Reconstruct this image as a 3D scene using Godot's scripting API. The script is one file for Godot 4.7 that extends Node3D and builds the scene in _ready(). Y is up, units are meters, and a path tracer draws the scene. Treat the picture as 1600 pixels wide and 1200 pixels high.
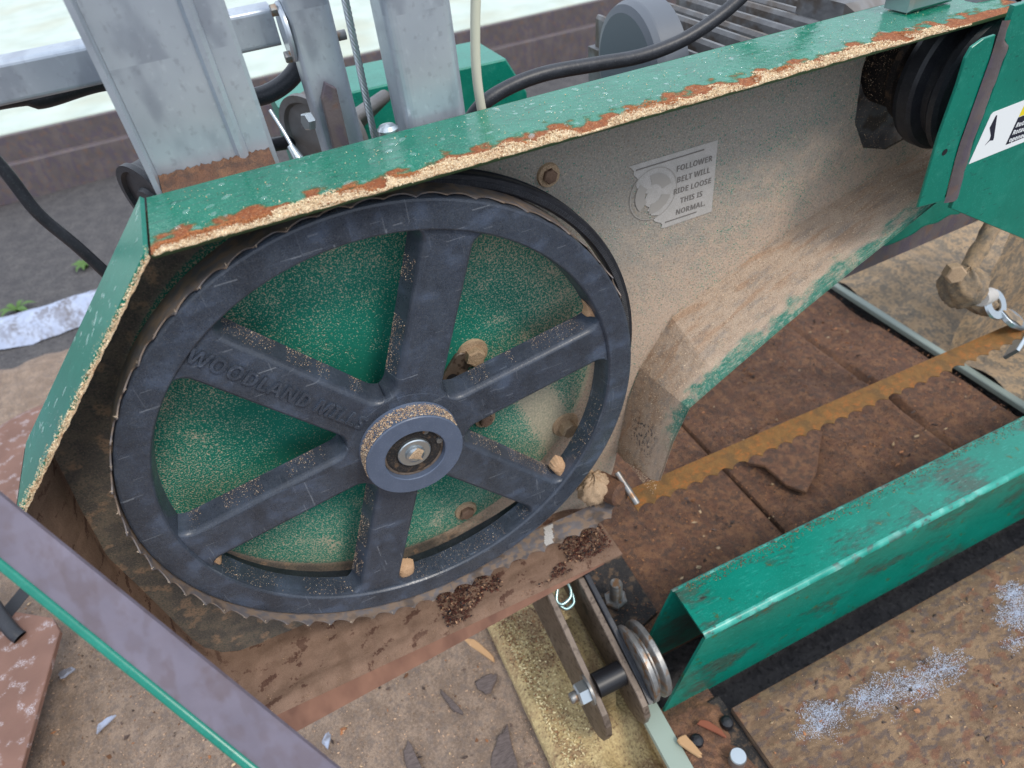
extends Node3D
# Close-up of the band wheel of a green portable sawmill, its guard open, on an overcast winter day.
# World: wheel centre at the origin, wheel face in the plane z = 0 looking towards +z, y up, metres.

var M := {}
var NA: PackedByteArray
var NB: PackedByteArray
var NC: PackedByteArray
var ND: PackedByteArray
var NE: PackedByteArray
var used := {}
var rng := RandomNumberGenerator.new()
var font: SystemFont
const RW := 0.24
const PH := 1.2043      # angle of the upper spoke
const ZP := -0.067      # housing plate
const ZF := 0.02        # front edge of the housing flanges
const YT := 0.2565      # top flange

# ------------------------------------------------------------------ noise and textures
func seam(freq: float, kind: int, seedv: int, oct := 4) -> PackedByteArray:
	var n := FastNoiseLite.new()
	n.noise_type = kind
	n.seed = seedv
	n.frequency = freq
	n.fractal_octaves = oct
	var im := n.get_seamless_image(512, 512)
	im.convert(Image.FORMAT_L8)
	return im.get_data()
func nz(a: PackedByteArray, x: float, y: float) -> float:
	return a[((int(y) & 511) << 9) | (int(x) & 511)] / 255.0
func sst(a: float, b: float, x: float) -> float:
	return smoothstep(a, b, x)
func c8(r: float, g: float, b: float) -> Color:
	return Color(r / 255.0, g / 255.0, b / 255.0)
# fn(x, y) -> Color in sRGB, alpha = height; second image gives the relief
func paint(w: int, h: int, fn: Callable) -> Array:
	var a := PackedByteArray()
	var b := PackedByteArray()
	a.resize(w * h * 3)
	b.resize(w * h)
	var i := 0
	for y in h:
		for x in w:
			var c: Color = fn.call(x, y)
			a[i * 3] = clampi(int(c.r * 255.0), 0, 255)
			a[i * 3 + 1] = clampi(int(c.g * 255.0), 0, 255)
			a[i * 3 + 2] = clampi(int(c.b * 255.0), 0, 255)
			b[i] = clampi(int(c.a * 255.0), 0, 255)
			i += 1
	var ia := Image.create_from_data(w, h, false, Image.FORMAT_RGB8, a)
	var ib := Image.create_from_data(w, h, false, Image.FORMAT_L8, b)
	return [ImageTexture.create_from_image(ia), ImageTexture.create_from_image(ib)]
# relief is in millimetres
func textured(t: Array, rough: float, metal := 0.0, relief := 0.0, per_metre := 0.0) -> StandardMaterial3D:
	var m := StandardMaterial3D.new()
	m.albedo_texture = t[0]
	m.roughness = rough
	m.metallic = metal
	if relief > 0.0:
		m.heightmap_enabled = true
		m.heightmap_texture = t[1]
		m.heightmap_scale = relief * 0.1
	if per_metre > 0.0:
		m.uv1_triplanar = true
		m.uv1_world_triplanar = true
		m.uv1_scale = Vector3.ONE * per_metre
	return m
func flat(c: Color, rough: float, metal := 0.0) -> StandardMaterial3D:
	var m := StandardMaterial3D.new()
	m.albedo_color = c
	m.roughness = rough
	m.metallic = metal
	return m
func mixc(a: Color, b: Color, t: float) -> Color:
	return a.lerp(b, clampf(t, 0.0, 1.0))

func make_materials():
	NA = seam(0.008, FastNoiseLite.TYPE_SIMPLEX_SMOOTH, 3)
	NB = seam(0.028, FastNoiseLite.TYPE_SIMPLEX_SMOOTH, 7)
	NC = seam(0.10, FastNoiseLite.TYPE_SIMPLEX_SMOOTH, 11, 3)
	ND = seam(0.40, FastNoiseLite.TYPE_SIMPLEX, 17, 2)
	NE = seam(0.05, FastNoiseLite.TYPE_CELLULAR, 23, 1)
	# weathered green paint with dry water marks, scratches and dust specks
	M.green = textured(paint(512, 512, func(x: float, y: float):
		var c := mixc(c8(0, 110, 92), c8(6, 126, 106), nz(NA, x, y))
		c = mixc(c, c8(96, 150, 132), sst(0.62, 0.85, nz(NB, x + 90, y)) * 0.22)
		c = mixc(c, c8(30, 52, 48), sst(0.80, 0.86, nz(NC, x * 0.5, y * 2 + 211)) * 0.5)
		c = mixc(c, c8(190, 200, 180), sst(0.80, 0.88, nz(ND, x, y)) * 0.30)
		c.a = 0.4 + 0.3 * nz(NB, x * 3, y * 3) + 0.2 * nz(ND, x, y)
		return c), 0.30, 0.0, 0.25, 2.2)
	# the channel: same paint, scraped and stained by wet sawdust
	M.green_worn = textured(paint(768, 768, func(x: float, y: float):
		var c := mixc(c8(0, 116, 98), c8(8, 130, 112), nz(NA, x, y))
		var st := sst(0.50, 0.78, nz(NA, x * 0.5 + 40, y * 1.2 + 300) * 0.7 + nz(NC, x * 0.4, y * 1.5) * 0.3)
		c = mixc(c, c8(74, 76, 66), st * 0.75)
		c = mixc(c, c8(52, 44, 42), sst(0.73, 0.80, nz(NC, x * 0.25, y * 1.3 + 77)) * 0.75 * (0.25 + st))
		c = mixc(c, c8(120, 74, 30), sst(0.80, 0.9, nz(NB, x * 1.1 + 300, y * 1.1)) * 0.5)
		c = mixc(c, c8(150, 200, 188), sst(0.70, 0.80, nz(NC, x * 0.3, y * 2.0 + 33)) * 0.22)
		c = mixc(c, c8(180, 206, 194), sst(0.82, 0.9, nz(ND, x, y)) * 0.25)
		c.a = 0.5 + 0.3 * nz(NB, x * 2, y * 2)
		return c), 0.28, 0.0, 0.3, 1.7)
	M.green_scuff = textured(paint(512, 512, func(x: float, y: float):
		var c := mixc(c8(20, 136, 120), c8(72, 168, 152), sst(0.35, 0.7, nz(NA, x * 1.3, y)))
		c = mixc(c, c8(70, 60, 56), sst(0.66, 0.74, nz(NB, x * 0.7 + 200, y * 0.7)) * 0.8)
		c = mixc(c, c8(176, 214, 202), sst(0.62, 0.85, nz(NB, x * 0.5, y * 0.5)) * 0.5)
		c.a = nz(NB, x, y)
		return c), 0.32, 0.0, 0.3, 3.0)
	# cast wheel, matt black paint scuffed grey
	M.cast = textured(paint(768, 768, func(x: float, y: float):
		var c := mixc(c8(53, 59, 70), c8(65, 73, 85), nz(NA, x, y))
		# rubbed, greasy and dusty places
		var rub := sst(0.48, 0.80, nz(NA, x * 0.7 + 200, y * 1.6) * 0.6 + nz(NB, x * 0.7, y * 0.7 + 90) * 0.4)
		c = mixc(c, c8(94, 109, 134), rub * 0.45)
		c = mixc(c, c8(40, 44, 51), sst(0.48, 0.85, nz(NA, x * 1.3 + 30, y * 0.8 + 330)) * 0.45)
		c = mixc(c, c8(112, 120, 132), sst(0.56, 0.95, nz(ND, x, y) * 0.7 + nz(NC, x, y) * 0.3) * 0.50)
		c = mixc(c, c8(150, 138, 122), sst(0.74, 0.92, nz(ND, x + 99, y)) * 0.35)
		c = mixc(c, c8(30, 32, 37), sst(0.62, 0.9, nz(ND, x + 300, y + 200)) * 0.45)
		c = mixc(c, c8(168, 172, 176), sst(0.80, 0.86, nz(NC, x * 0.07, y * 1.3)) * 0.45)
		c = mixc(c, c8(168, 172, 176), sst(0.82, 0.88, nz(NC, x * 1.2 + 50, y * 0.06)) * 0.45)
		c.a = 0.25 * nz(NB, x, y) + 0.25 * nz(NC, x, y) + 0.4 * nz(ND, x, y) + 0.1 * rub
		return c), 0.75, 0.0, 0.35, 2.4)
	M.cast.roughness_texture = M.cast.heightmap_texture
	M.cast.roughness_texture_channel = BaseMaterial3D.TEXTURE_CHANNEL_RED
	M.cast_edge = textured(paint(256, 256, func(x: float, y: float):
		var c := mixc(c8(80, 91, 110), c8(90, 101, 121), nz(NB, x, y))
		c = mixc(c, c8(140, 144, 150), sst(0.7, 0.9, nz(ND, x, y)) * 0.25)
		c.a = nz(ND, x, y)
		return c), 0.36, 0.0, 0.1, 5.0)
	# galvanised steel
	M.zinc = textured(paint(512, 512, func(x: float, y: float):
		var c := mixc(c8(178, 187, 197), c8(200, 208, 215), nz(NA, x, y))
		c = mixc(c, c8(130, 136, 150), sst(0.5, 0.85, nz(NA, x * 1.6, y * 0.8 + 90)) * 0.45)
		c = mixc(c, c8(214, 222, 228), sst(0.66, 0.86, nz(NC, x * 0.8, y * 0.6)) * 0.30)
		c = mixc(c, c8(140, 144, 154), sst(0.66, 0.86, nz(NC, x * 0.8 + 77, y * 0.6 + 140)) * 0.30)
		c.a = 0.5 * nz(NB, x * 2, y) + 0.3 * nz(ND, x, y)
		return c), 0.32, 0.5, 0.06, 3.0)
	M.bright = flat(c8(188, 196, 200), 0.28, 0.9)
	M.steel = textured(paint(256, 256, func(x: float, y: float):
		var c := mixc(c8(112, 112, 112), c8(160, 160, 158), nz(NB, x, y))
		c = mixc(c, c8(140, 96, 58), sst(0.6, 0.75, nz(NA, x * 3, y * 3)) * 0.7)
		c.a = nz(NC, x, y)
		return c), 0.45, 0.7, 0.2, 8.0)
	M.raw = textured(paint(256, 256, func(x: float, y: float):
		var c := mixc(c8(92, 80, 70), c8(122, 108, 96), nz(NB, x, y * 0.3))
		c = mixc(c, c8(60, 48, 40), sst(0.62, 0.74, nz(NB, x * 2, y * 2 + 60)) * 0.8)
		c.a = nz(NB, x, y * 3)
		return c), 0.5, 0.25, 0.2, 6.0)
	M.cutedge = flat(c8(84, 80, 100), 0.4, 0.3)
	# black rubber
	M.rubber = textured(paint(256, 256, func(x: float, y: float):
		var c := mixc(c8(26, 28, 34), c8(44, 47, 54), nz(NB, x, y))
		c = mixc(c, c8(128, 124, 116), sst(0.80, 0.9, nz(ND, x, y)) * 0.45)
		c.a = nz(NC, x, y)
		return c), 0.42, 0.0, 0.2, 6.0)
	M.black = flat(c8(24, 25, 30), 0.4)
	M.soot = textured(paint(256, 256, func(x: float, y: float):
		var c := mixc(c8(24, 23, 25), c8(46, 42, 40), nz(NB, x, y))
		c = mixc(c, c8(120, 92, 66), sst(0.62, 0.8, nz(NB, x * 1.3, y * 1.3 + 90)) * 0.6)
		c = mixc(c, c8(150, 120, 90), sst(0.74, 0.86, nz(ND, x, y)) * 0.5)
		c.a = nz(NC, x, y)
		return c), 0.8, 0.0, 0.6, 5.0)
	# packed sawdust
	M.dust = textured(paint(512, 512, func(x: float, y: float):
		var c := mixc(c8(166, 138, 110), c8(194, 166, 134), nz(NB, x, y))
		c = mixc(c, c8(226, 206, 176), sst(0.55, 0.8, nz(ND, x, y)) * 0.6)
		c = mixc(c, c8(104, 84, 66), sst(0.58, 0.8, nz(ND, x + 200, y + 77)) * 0.6)
		c.a = 0.4 * nz(NC, x, y) + 0.6 * nz(ND, x, y)
		return c), 0.95, 0.0, 1.2, 5.0)
	M.pale_dust = textured(paint(512, 512, func(x: float, y: float):
		var c := mixc(c8(206, 180, 144), c8(224, 202, 166), nz(NB, x, y))
		c = mixc(c, c8(160, 104, 66), sst(0.55, 0.76, nz(NA, x * 2, y * 2)) * 0.6)
		c = mixc(c, c8(120, 92, 68), sst(0.6, 0.85, nz(ND, x + 99, y + 40)) * 0.6)
		c = mixc(c, c8(240, 228, 204), sst(0.55, 0.8, nz(ND, x, y)) * 0.6)
		c.a = 0.4 * nz(NC, x, y) + 0.6 * nz(ND, x, y)
		return c), 0.95, 0.0, 1.2, 5.0)
	M.tan_clump = textured(paint(256, 256, func(x: float, y: float):
		var c := mixc(c8(180, 144, 110), c8(194, 158, 124), nz(NB, x, y))
		c = mixc(c, c8(214, 186, 152), sst(0.55, 0.85, nz(ND, x, y)) * 0.5)
		c = mixc(c, c8(150, 112, 80), sst(0.55, 0.85, nz(ND, x + 70, y + 30)) * 0.5)
		c.a = nz(ND, x, y)
		return c), 0.95, 0.0, 0.6, 6.0)
	# wet reddish sawdust and rust of the log bed
	M.deck = textured(paint(1024, 1024, func(x: float, y: float):
		var k := nz(NA, x, y) * 0.55 + nz(NB, x * 1.3, y * 1.3) * 0.45
		var c := mixc(c8(88, 64, 52), c8(130, 94, 68), sst(0.3, 0.7, k))
		c = mixc(c, c8(62, 52, 50), sst(0.54, 0.72, nz(NB, x * 0.8 + 211, y * 0.8)) * 0.7)
		c = mixc(c, c8(176, 122, 80), sst(0.52, 0.8, nz(ND, x, y)) * 0.6)
		c = mixc(c, c8(104, 68, 52), sst(0.5, 0.7, nz(NA, x * 1.7 + 90, y * 1.7)) * 0.4)
		c = mixc(c, c8(44, 32, 28), sst(0.56, 0.8, nz(ND, x + 311, y + 50)) * 0.6)
		c.a = 0.45 * nz(NC, x, y) + 0.55 * nz(ND, x, y)
		return c), 0.85, 0.0, 2.6, 2.4)
	M.plank = textured(paint(1024, 1024, func(x: float, y: float):
		var k := nz(NA, x * 0.6, y * 1.4) * 0.6 + nz(NB, x, y * 2) * 0.4
		var c := mixc(c8(100, 78, 60), c8(138, 112, 86), sst(0.3, 0.7, k))
		c = mixc(c, c8(78, 68, 70), sst(0.54, 0.7, nz(NB, x * 0.7 + 99, y * 1.2)) * 0.7)
		c = mixc(c, c8(112, 62, 44), sst(0.6, 0.75, nz(NA, x * 1.3 + 300, y * 2)) * 0.5)
		c = mixc(c, c8(176, 146, 104), sst(0.56, 0.84, nz(ND, x, y)) * 0.5)
		c = mixc(c, c8(60, 46, 38), sst(0.58, 0.8, nz(ND, x + 140, y + 9)) * 0.55)
		c.a = 0.3 * nz(NB, x, y * 2) + 0.3 * nz(NC, x, y) + 0.4 * nz(ND, x, y)
		return c), 0.85, 0.0, 1.4, 2.3)
	M.floor = textured(paint(1024, 1024, func(x: float, y: float):
		var k := nz(NA, x, y) * 0.5 + nz(NC, x * 0.7, y * 0.7) * 0.5
		var c := mixc(c8(118, 101, 88), c8(156, 136, 119), sst(0.25, 0.75, k))
		c = mixc(c, c8(100, 92, 90), sst(0.5, 0.8, nz(NB, x + 60, y)) * 0.5)
		c = mixc(c, c8(206, 180, 148), sst(0.60, 0.85, nz(ND, x, y)) * 0.55)
		c = mixc(c, c8(70, 54, 46), sst(0.58, 0.8, nz(ND, x + 140, y + 9)) * 0.65)
		c.a = 0.3 * nz(NB, x, y) + 0.3 * nz(NC, x, y) + 0.4 * nz(ND, x, y)
		return c), 0.9, 0.0, 2.0, 2.6)
	M.soil = textured(paint(512, 512, func(x: float, y: float):
		var c := mixc(c8(62, 60, 62), c8(86, 83, 82), nz(NA, x * 2, y * 2))
		c = mixc(c, c8(110, 106, 104), sst(0.6, 0.85, nz(NC, x, y)) * 0.5)
		c = mixc(c, c8(40, 38, 40), sst(0.6, 0.8, nz(NC, x + 90, y + 33)) * 0.6)
		c.a = 0.5 * nz(NB, x, y) + 0.5 * nz(NC, x, y)
		return c), 0.85, 0.0, 5.0, 1.6)
	M.rust = textured(paint(512, 512, func(x: float, y: float):
		var c := mixc(c8(84, 77, 78), c8(106, 96, 95), nz(NA, x, y))
		c = mixc(c, c8(82, 74, 88), sst(0.5, 0.7, nz(NB, x, y * 0.5)) * 0.6)
		c = mixc(c, c8(118, 88, 72), sst(0.62, 0.85, nz(NB, x + 99, y)) * 0.5)
		c.a = 0.5 * nz(NC, x, y) + 0.4 * nz(ND, x, y)
		return c), 0.7, 0.0, 0.5, 2.5)
	M.brown_lip = textured(paint(256, 256, func(x: float, y: float):
		var c := mixc(c8(112, 78, 62), c8(138, 100, 80), nz(NB, x, y))
		c = mixc(c, c8(86, 56, 44), sst(0.5, 0.8, nz(NA, x * 2, y * 2)) * 0.6)
		c.a = nz(NC, x, y)
		return c), 0.8, 0.0, 0.4, 4.0)
	M.rust_bar = textured(paint(512, 512, func(x: float, y: float):
		var c := mixc(c8(100, 93, 104), c8(126, 119, 132), nz(NB, x * 0.5, y * 0.5))
		c = mixc(c, c8(92, 76, 76), sst(0.5, 0.7, nz(NB, x, y + 50)) * 0.5)
		c.a = nz(NB, x, y)
		return c), 0.5, 0.15, 0.5, 3.0)
	# flat rusty steel of the slotted plate
	M.brown = textured(paint(512, 512, func(x: float, y: float):
		var c := mixc(c8(108, 78, 66), c8(132, 98, 84), nz(NA, x, y))
		c = mixc(c, c8(196, 200, 212), sst(0.60, 0.8, nz(NB, x * 1.2, y * 1.2)) * sst(0.35, 0.7, nz(ND, x, y)) * 0.7)
		c.a = nz(NC, x, y)
		return c), 0.7, 0.0, 0.4, 2.0)
	M.blade = textured(paint(512, 512, func(x: float, y: float):
		var c := mixc(c8(92, 88, 90), c8(130, 124, 124), nz(NB, x * 0.4, y))
		c = mixc(c, c8(148, 124, 102), sst(0.38, 0.66, nz(NB, x * 1.2, y * 1.2 + 70)) * 0.75)
		c = mixc(c, c8(70, 62, 58), sst(0.6, 0.80, nz(NA, x * 1.5, y * 2)) * 0.5)
		c.a = nz(NC, x, y)
		return c), 0.55, 0.15, 0.15, 4.0)
	M.blade_rust = textured(paint(512, 512, func(x: float, y: float):
		var c := mixc(c8(112, 80, 40), c8(136, 98, 50), nz(NB, x, y))
		c = mixc(c, c8(176, 98, 38), sst(0.42, 0.80, nz(NA, x * 2.5 + 50, y * 2.5) * 0.5 + nz(NC, x, y) * 0.5) * 0.6)
		c = mixc(c, c8(92, 72, 44), sst(0.5, 0.8, nz(NA, x * 2, y * 2)) * 0.5)
		c = mixc(c, c8(214, 180, 120), sst(0.82, 0.9, nz(ND, x, y)) * 0.5)
		c.a = nz(ND, x, y)
		return c), 0.7, 0.1, 0.3, 4.0)
	M.wood = textured(paint(512, 512, func(x: float, y: float):
		var c := mixc(c8(168, 146, 104), c8(200, 178, 130), nz(NB, x * 0.4, y * 3))
		c = mixc(c, c8(132, 104, 78), sst(0.5, 0.75, nz(NA, x, y)) * 0.7)
		c = mixc(c, c8(232, 218, 164), sst(0.58, 0.74, nz(NC, x, y)) * 0.55)
		c = mixc(c, c8(84, 64, 46), sst(0.6, 0.76, nz(NC, x + 80, y + 130)) * 0.7)
		c.a = nz(NC, x, y)
		return c), 0.8, 0.0, 1.4, 4.0)
	M.board = textured(paint(512, 512, func(x: float, y: float):
		var c := mixc(c8(172, 184, 172), c8(194, 206, 196), nz(NB, x, y))
		c = mixc(c, c8(164, 158, 128), sst(0.45, 0.95, nz(NA, x, y)) * 0.40)
		c.a = nz(NC, x, y)
		return c), 0.5, 0.0, 0.0, 0.35)
	M.snow = textured(paint(256, 256, func(x: float, y: float):
		var c := mixc(c8(150, 160, 184), c8(178, 188, 208), nz(NB, x, y))
		c = mixc(c, c8(96, 90, 90), sst(0.45, 0.7, nz(NA, x * 1.5, y * 1.5) * 0.6 + nz(NC, x, y) * 0.4) * 0.8)
		c.a = nz(NC, x, y)
		return c), 0.8, 0.0, 1.0, 3.0)
	# wet dirty sawdust inside the housing
	M.muck = textured(paint(768, 768, func(x: float, y: float):
		var c := mixc(c8(116, 92, 76), c8(138, 110, 92), nz(NA, x, y))
		c = mixc(c, c8(100, 76, 60), sst(0.5, 0.8, nz(NA, x * 1.4 + 60, y * 1.4)) * 0.5)
		c = mixc(c, c8(66, 38, 28), sst(0.66, 0.70, nz(NA, x * 1.1 + 300, y * 2.2 + 90) * 0.75 + nz(NC, x, y) * 0.25) * 0.9)
		c = mixc(c, c8(172, 146, 122), sst(0.55, 0.85, nz(ND, x, y)) * 0.5)
		c = mixc(c, c8(76, 58, 48), sst(0.55, 0.85, nz(ND, x + 140, y + 9)) * 0.5)
		c.a = 0.3 * nz(NB, x, y) + 0.2 * nz(NC, x, y) + 0.5 * nz(ND, x, y)
		return c), 0.92, 0.0, 1.3, 3.4)
	# the chute: tan sawdust over green, scraped clean in streaks
	M.chute = textured(paint(1100, 256, func(x: float, y: float):
		var v := y / 255.0
		var u := x / 1099.0
		var c := mixc(c8(182, 160, 140), c8(200, 178, 156), nz(NB, x, y))
		c = mixc(c, c8(166, 126, 96), sst(0.5, 0.8, nz(NA, x * 0.9, y * 2.2 + 100)) * 0.5 * sst(0.9, 0.4, v))
		c = mixc(c, c8(130, 128, 126), sst(0.55, 0.85, nz(NB, x * 0.5 + 250, y * 0.8)) * 0.4)
		var e := v + 0.34 * (nz(NB, x * 0.6, y * 0.6 + 40) - 0.5) + 0.20 * (nz(ND, x, y) - 0.5)
		var g := mixc(c8(10, 112, 94), c8(130, 160, 146), sst(0.4, 0.8, nz(NC, x * 0.6, y * 1.2)))
		c = mixc(c, g, sst(0.80, 0.95, e) * 0.80 * sst(0.80, 0.66, u))
		c = mixc(c, c8(52, 56, 62), sst(0.55, 0.75, nz(NC, x * 0.7, y * 0.7)) * sst(0.055, 0.02, absf(u - 0.80)) * sst(0.35, 0.15, absf(v - 0.45)))
		c = mixc(c, c8(150, 112, 80), sst(0.04, 0.025, absf(u - 0.93)) * sst(0.22, 0.14, absf(v - 0.62)) * 0.9)
		c = mixc(c, c8(220, 204, 180), sst(0.56, 0.8, nz(ND, x, y)) * 0.45)
		c = mixc(c, c8(92, 76, 64), sst(0.56, 0.8, nz(ND, x + 200, y + 77)) * 0.45)
		c.a = 0.4 * nz(NC, x, y) + 0.6 * nz(ND, x, y)
		return c), 0.92, 0.0, 1.0)
	M.mixdust = textured(paint(768, 768, func(x: float, y: float):
		var c := mixc(c8(146, 122, 94), c8(170, 144, 112), nz(NB, x, y))
		c = mixc(c, c8(88, 86, 82), sst(0.42, 0.62, nz(NA, x * 1.5 + 60, y * 1.5) * 0.5 + nz(NC, x * 0.5, y * 0.5) * 0.5) * 0.75)
		c = mixc(c, c8(60, 58, 58), sst(0.68, 0.8, nz(NC, x * 0.4 + 77, y * 0.4)) * 0.6)
		c = mixc(c, c8(206, 184, 152), sst(0.56, 0.8, nz(ND, x, y)) * 0.35)
		c = mixc(c, c8(84, 70, 56), sst(0.56, 0.8, nz(ND, x + 150, y + 60)) * 0.45)
		c.a = 0.4 * nz(NC, x, y) + 0.6 * nz(ND, x, y)
		return c), 0.92, 0.0, 1.4, 2.6)
	M.white = flat(c8(236, 240, 240), 0.35)
	M.ink = flat(c8(30, 32, 48), 0.4)
	M.yellow = flat(c8(236, 216, 40), 0.35)
	M.label = textured(paint(256, 256, func(x: float, y: float):
		var c := mixc(c8(180, 177, 172), c8(194, 190, 186), nz(NB, x, y))
		c = mixc(c, c8(150, 142, 130), sst(0.5, 0.76, nz(ND, x, y)) * 0.5)
		c.a = nz(ND, x, y)
		return c), 0.8, 0.0, 0.3, 9.0)
	M.label_ink = flat(c8(122, 117, 112), 0.9)
	M.label_grey = flat(c8(164, 159, 152), 0.9)
	M.tube_clear = flat(c8(206, 204, 184), 0.3)
	M.teal = flat(c8(168, 200, 200), 0.28, 0.7)
	M.alloy = textured(paint(256, 256, func(x: float, y: float):
		var c := mixc(c8(104, 104, 106), c8(134, 134, 134), nz(NB, x, y))
		c = mixc(c, c8(84, 70, 58), sst(0.5, 0.7, nz(NA, x * 2, y * 2)) * 0.6)
		c.a = nz(NC, x, y)
		return c), 0.55, 0.35, 0.5, 4.0)
	M.plastic = flat(c8(92, 98, 106), 0.45)
	M.strap = flat(c8(150, 164, 152), 0.45)
	M.strip = flat(c8(124, 134, 126), 0.5)
	M.leaf = flat(c8(72, 104, 42), 0.6)
	M.chip_dark = textured(paint(128, 128, func(x: float, y: float):
		var c := mixc(c8(78, 68, 66), c8(116, 104, 100), nz(NC, x * 0.4, y * 2))
		c.a = nz(NC, x * 0.4, y * 2)
		return c), 0.85, 0.0, 1.0, 14.0)
	M.chip_pale = flat(c8(184, 146, 106), 0.85)
	M.chip_red = flat(c8(130, 74, 52), 0.85)
	# housing plate: green paint under caked sawdust. One texel is 0.75 mm, mapped in plate coordinates
	M.plate = textured(paint(1400, 790, func(px: float, py: float):
		var x: float = -0.32 + px * 0.00075
		var y: float = 0.262 - py * 0.00075
		var r := sqrt(x * x + y * y)
		var a := nz(NA, px * 0.8, py * 0.8)
		var b := nz(NB, px, py)
		var d := nz(ND, px, py)
		var d2 := nz(ND, px * 0.5 + 200, py * 0.5 + 90)
		var g := mixc(c8(4, 112, 92), c8(18, 130, 108), a)
		# share of the face that sawdust covers
		var cov := 0.92
		if r < 0.235:
			cov = lerpf(0.16, 0.44, sst(0.05, 0.22, r)) + 0.12 * sst(0.0, 0.2, x) + 0.16 * (a - 0.5)
			cov += 0.16 * sst(0.6, 0.9, nz(NB, px * 0.6 + 200, py * 0.6))
			cov += 0.9 * sst(0.035, 0.0, absf(x - 0.175 + 0.35 * (y + 0.12))) * sst(-0.02, -0.07, y)
		var right := sst(0.22, 0.25, r) * sst(0.0, 0.1, x)
		if x > 0.18 and r > 0.23:
			cov = 0.93 - 0.13 * sst(0.45, 0.80, nz(NB, px * 0.5 + 30, py * 0.5 + 130)) * sst(0.30, 0.42, x)
		var dust := mixc(c8(150, 145, 136), c8(188, 166, 146), sst(0.14, -0.02, y + 0.10 * (b - 0.5) - (x - 0.3) * 0.25))
		dust = mixc(dust, c8(214, 200, 180), sst(0.56, 0.9, d) * 0.5)
		dust = mixc(dust, c8(112, 112, 108), sst(0.56, 0.9, d2) * 0.45)
		if r < 0.235:
			dust = mixc(c8(150, 150, 132), c8(206, 192, 164), d2)
		# greasy grey-brown sawdust left of and below the wheel, with paler lumps
		var grime := sst(0.228, 0.242, r) * sst(0.08, -0.02, x + 0.08 * (b - 0.5))
		var wet := mixc(c8(88, 82, 76), c8(108, 98, 86), sst(0.3, 0.7, b))
		wet = mixc(wet, c8(150, 122, 98), sst(0.62, 0.78, nz(NB, px * 0.8 + 77, py * 0.8 + 40)) * 0.8)
		wet = mixc(wet, c8(60, 66, 62), sst(0.55, 0.8, d2) * 0.5)
		wet = mixc(wet, c8(176, 156, 132), sst(0.66, 0.9, d) * 0.4)
		var cut := cov * 1.15 - 0.08
		var t := sst(1.0 - cut - 0.06, 1.0 - cut + 0.06, 0.5 + (d - 0.5) * 1.3 * 0.8 + (d2 - 0.5) * 0.5)
		var c := mixc(g, dust, t)
		c = mixc(c, wet, grime)
		c.a = 0.2 + 0.5 * t * (0.4 + d) + 0.2 * d
		return c), 0.75, 0.0, 0.9)
	# top flange: wet green paint, beads of water, rust creeping in from the front edge (v = 1)
	M.flange = textured(paint(1400, 192, func(px: float, py: float):
		var v: float = py / 191.0
		var c := mixc(c8(0, 102, 78), c8(2, 116, 90), nz(NA, px, py))
		c = mixc(c, c8(120, 166, 148), sst(0.70, 0.82, nz(NC, px * 0.6, py * 0.9)) * 0.28)
		c = mixc(c, c8(12, 70, 54), sst(0.66, 0.85, nz(NB, px * 0.5 + 60, py * 2)) * 0.35)
		var e := v + 0.30 * (nz(NB, px * 0.8, py * 0.8 + 300) - 0.5) + 0.25 * (nz(NA, px * 1.5, 200) - 0.5)
		c = mixc(c, mixc(c8(104, 52, 22), c8(158, 90, 46), nz(NC, px, py)), sst(0.70, 0.80, e))
		c = mixc(c, c8(216, 200, 166), sst(0.80, 0.90, nz(ND, px, py) + 0.16 * (v - 0.5)) * 0.7)
		c.a = 0.35 + 0.3 * nz(NB, px, py) + 0.25 * sst(0.55, 0.8, nz(NC, px * 0.6, py * 0.6))
		return c), 1.0, 0.0, 0.55)
	M.flange.roughness_texture = paint(700, 96, func(qx: float, qy: float):
		var px := qx * 2.0
		var py := qy * 2.0
		var v := py / 191.0
		var e := v + 0.30 * (nz(NB, px * 0.8, py * 0.8 + 300) - 0.5) + 0.25 * (nz(NA, px * 1.5, 200) - 0.5)
		var k := lerpf(0.15 + 0.12 * nz(NB, px, py), 0.9, sst(0.68, 0.78, e))
		return Color(k, k, k, 1.0))[0]
	M.flange.roughness_texture_channel = BaseMaterial3D.TEXTURE_CHANNEL_RED

# ------------------------------------------------------------------ mesh helpers
func surf() -> SurfaceTool:
	var st := SurfaceTool.new()
	st.begin(Mesh.PRIMITIVE_TRIANGLES)
	return st
func tri(st: SurfaceTool, a, b, c):
	st.add_vertex(a)
	st.add_vertex(b)
	st.add_vertex(c)
func quad(st: SurfaceTool, a, b, c, d):
	tri(st, a, b, c)
	tri(st, a, c, d)
# smooth sheet f(u, v) with its own uv
func grid(st: SurfaceTool, nu: int, nv: int, f: Callable, groups := []):
	st.set_smooth_group(0)
	var p := []
	for i in nu + 1:
		var row := PackedVector3Array()
		for j in nv + 1:
			row.append(f.call(float(i) / nu, float(j) / nv))
		p.append(row)
	for i in nu:
		for j in nv:
			if groups.size() > j:
				st.set_smooth_group(groups[j])
			for k in [[0, 0], [1, 0], [1, 1], [0, 0], [1, 1], [0, 1]]:
				st.set_uv(Vector2(float(i + k[0]) / nu, float(j + k[1]) / nv))
				st.add_vertex(p[i + k[0]][j + k[1]])
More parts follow.
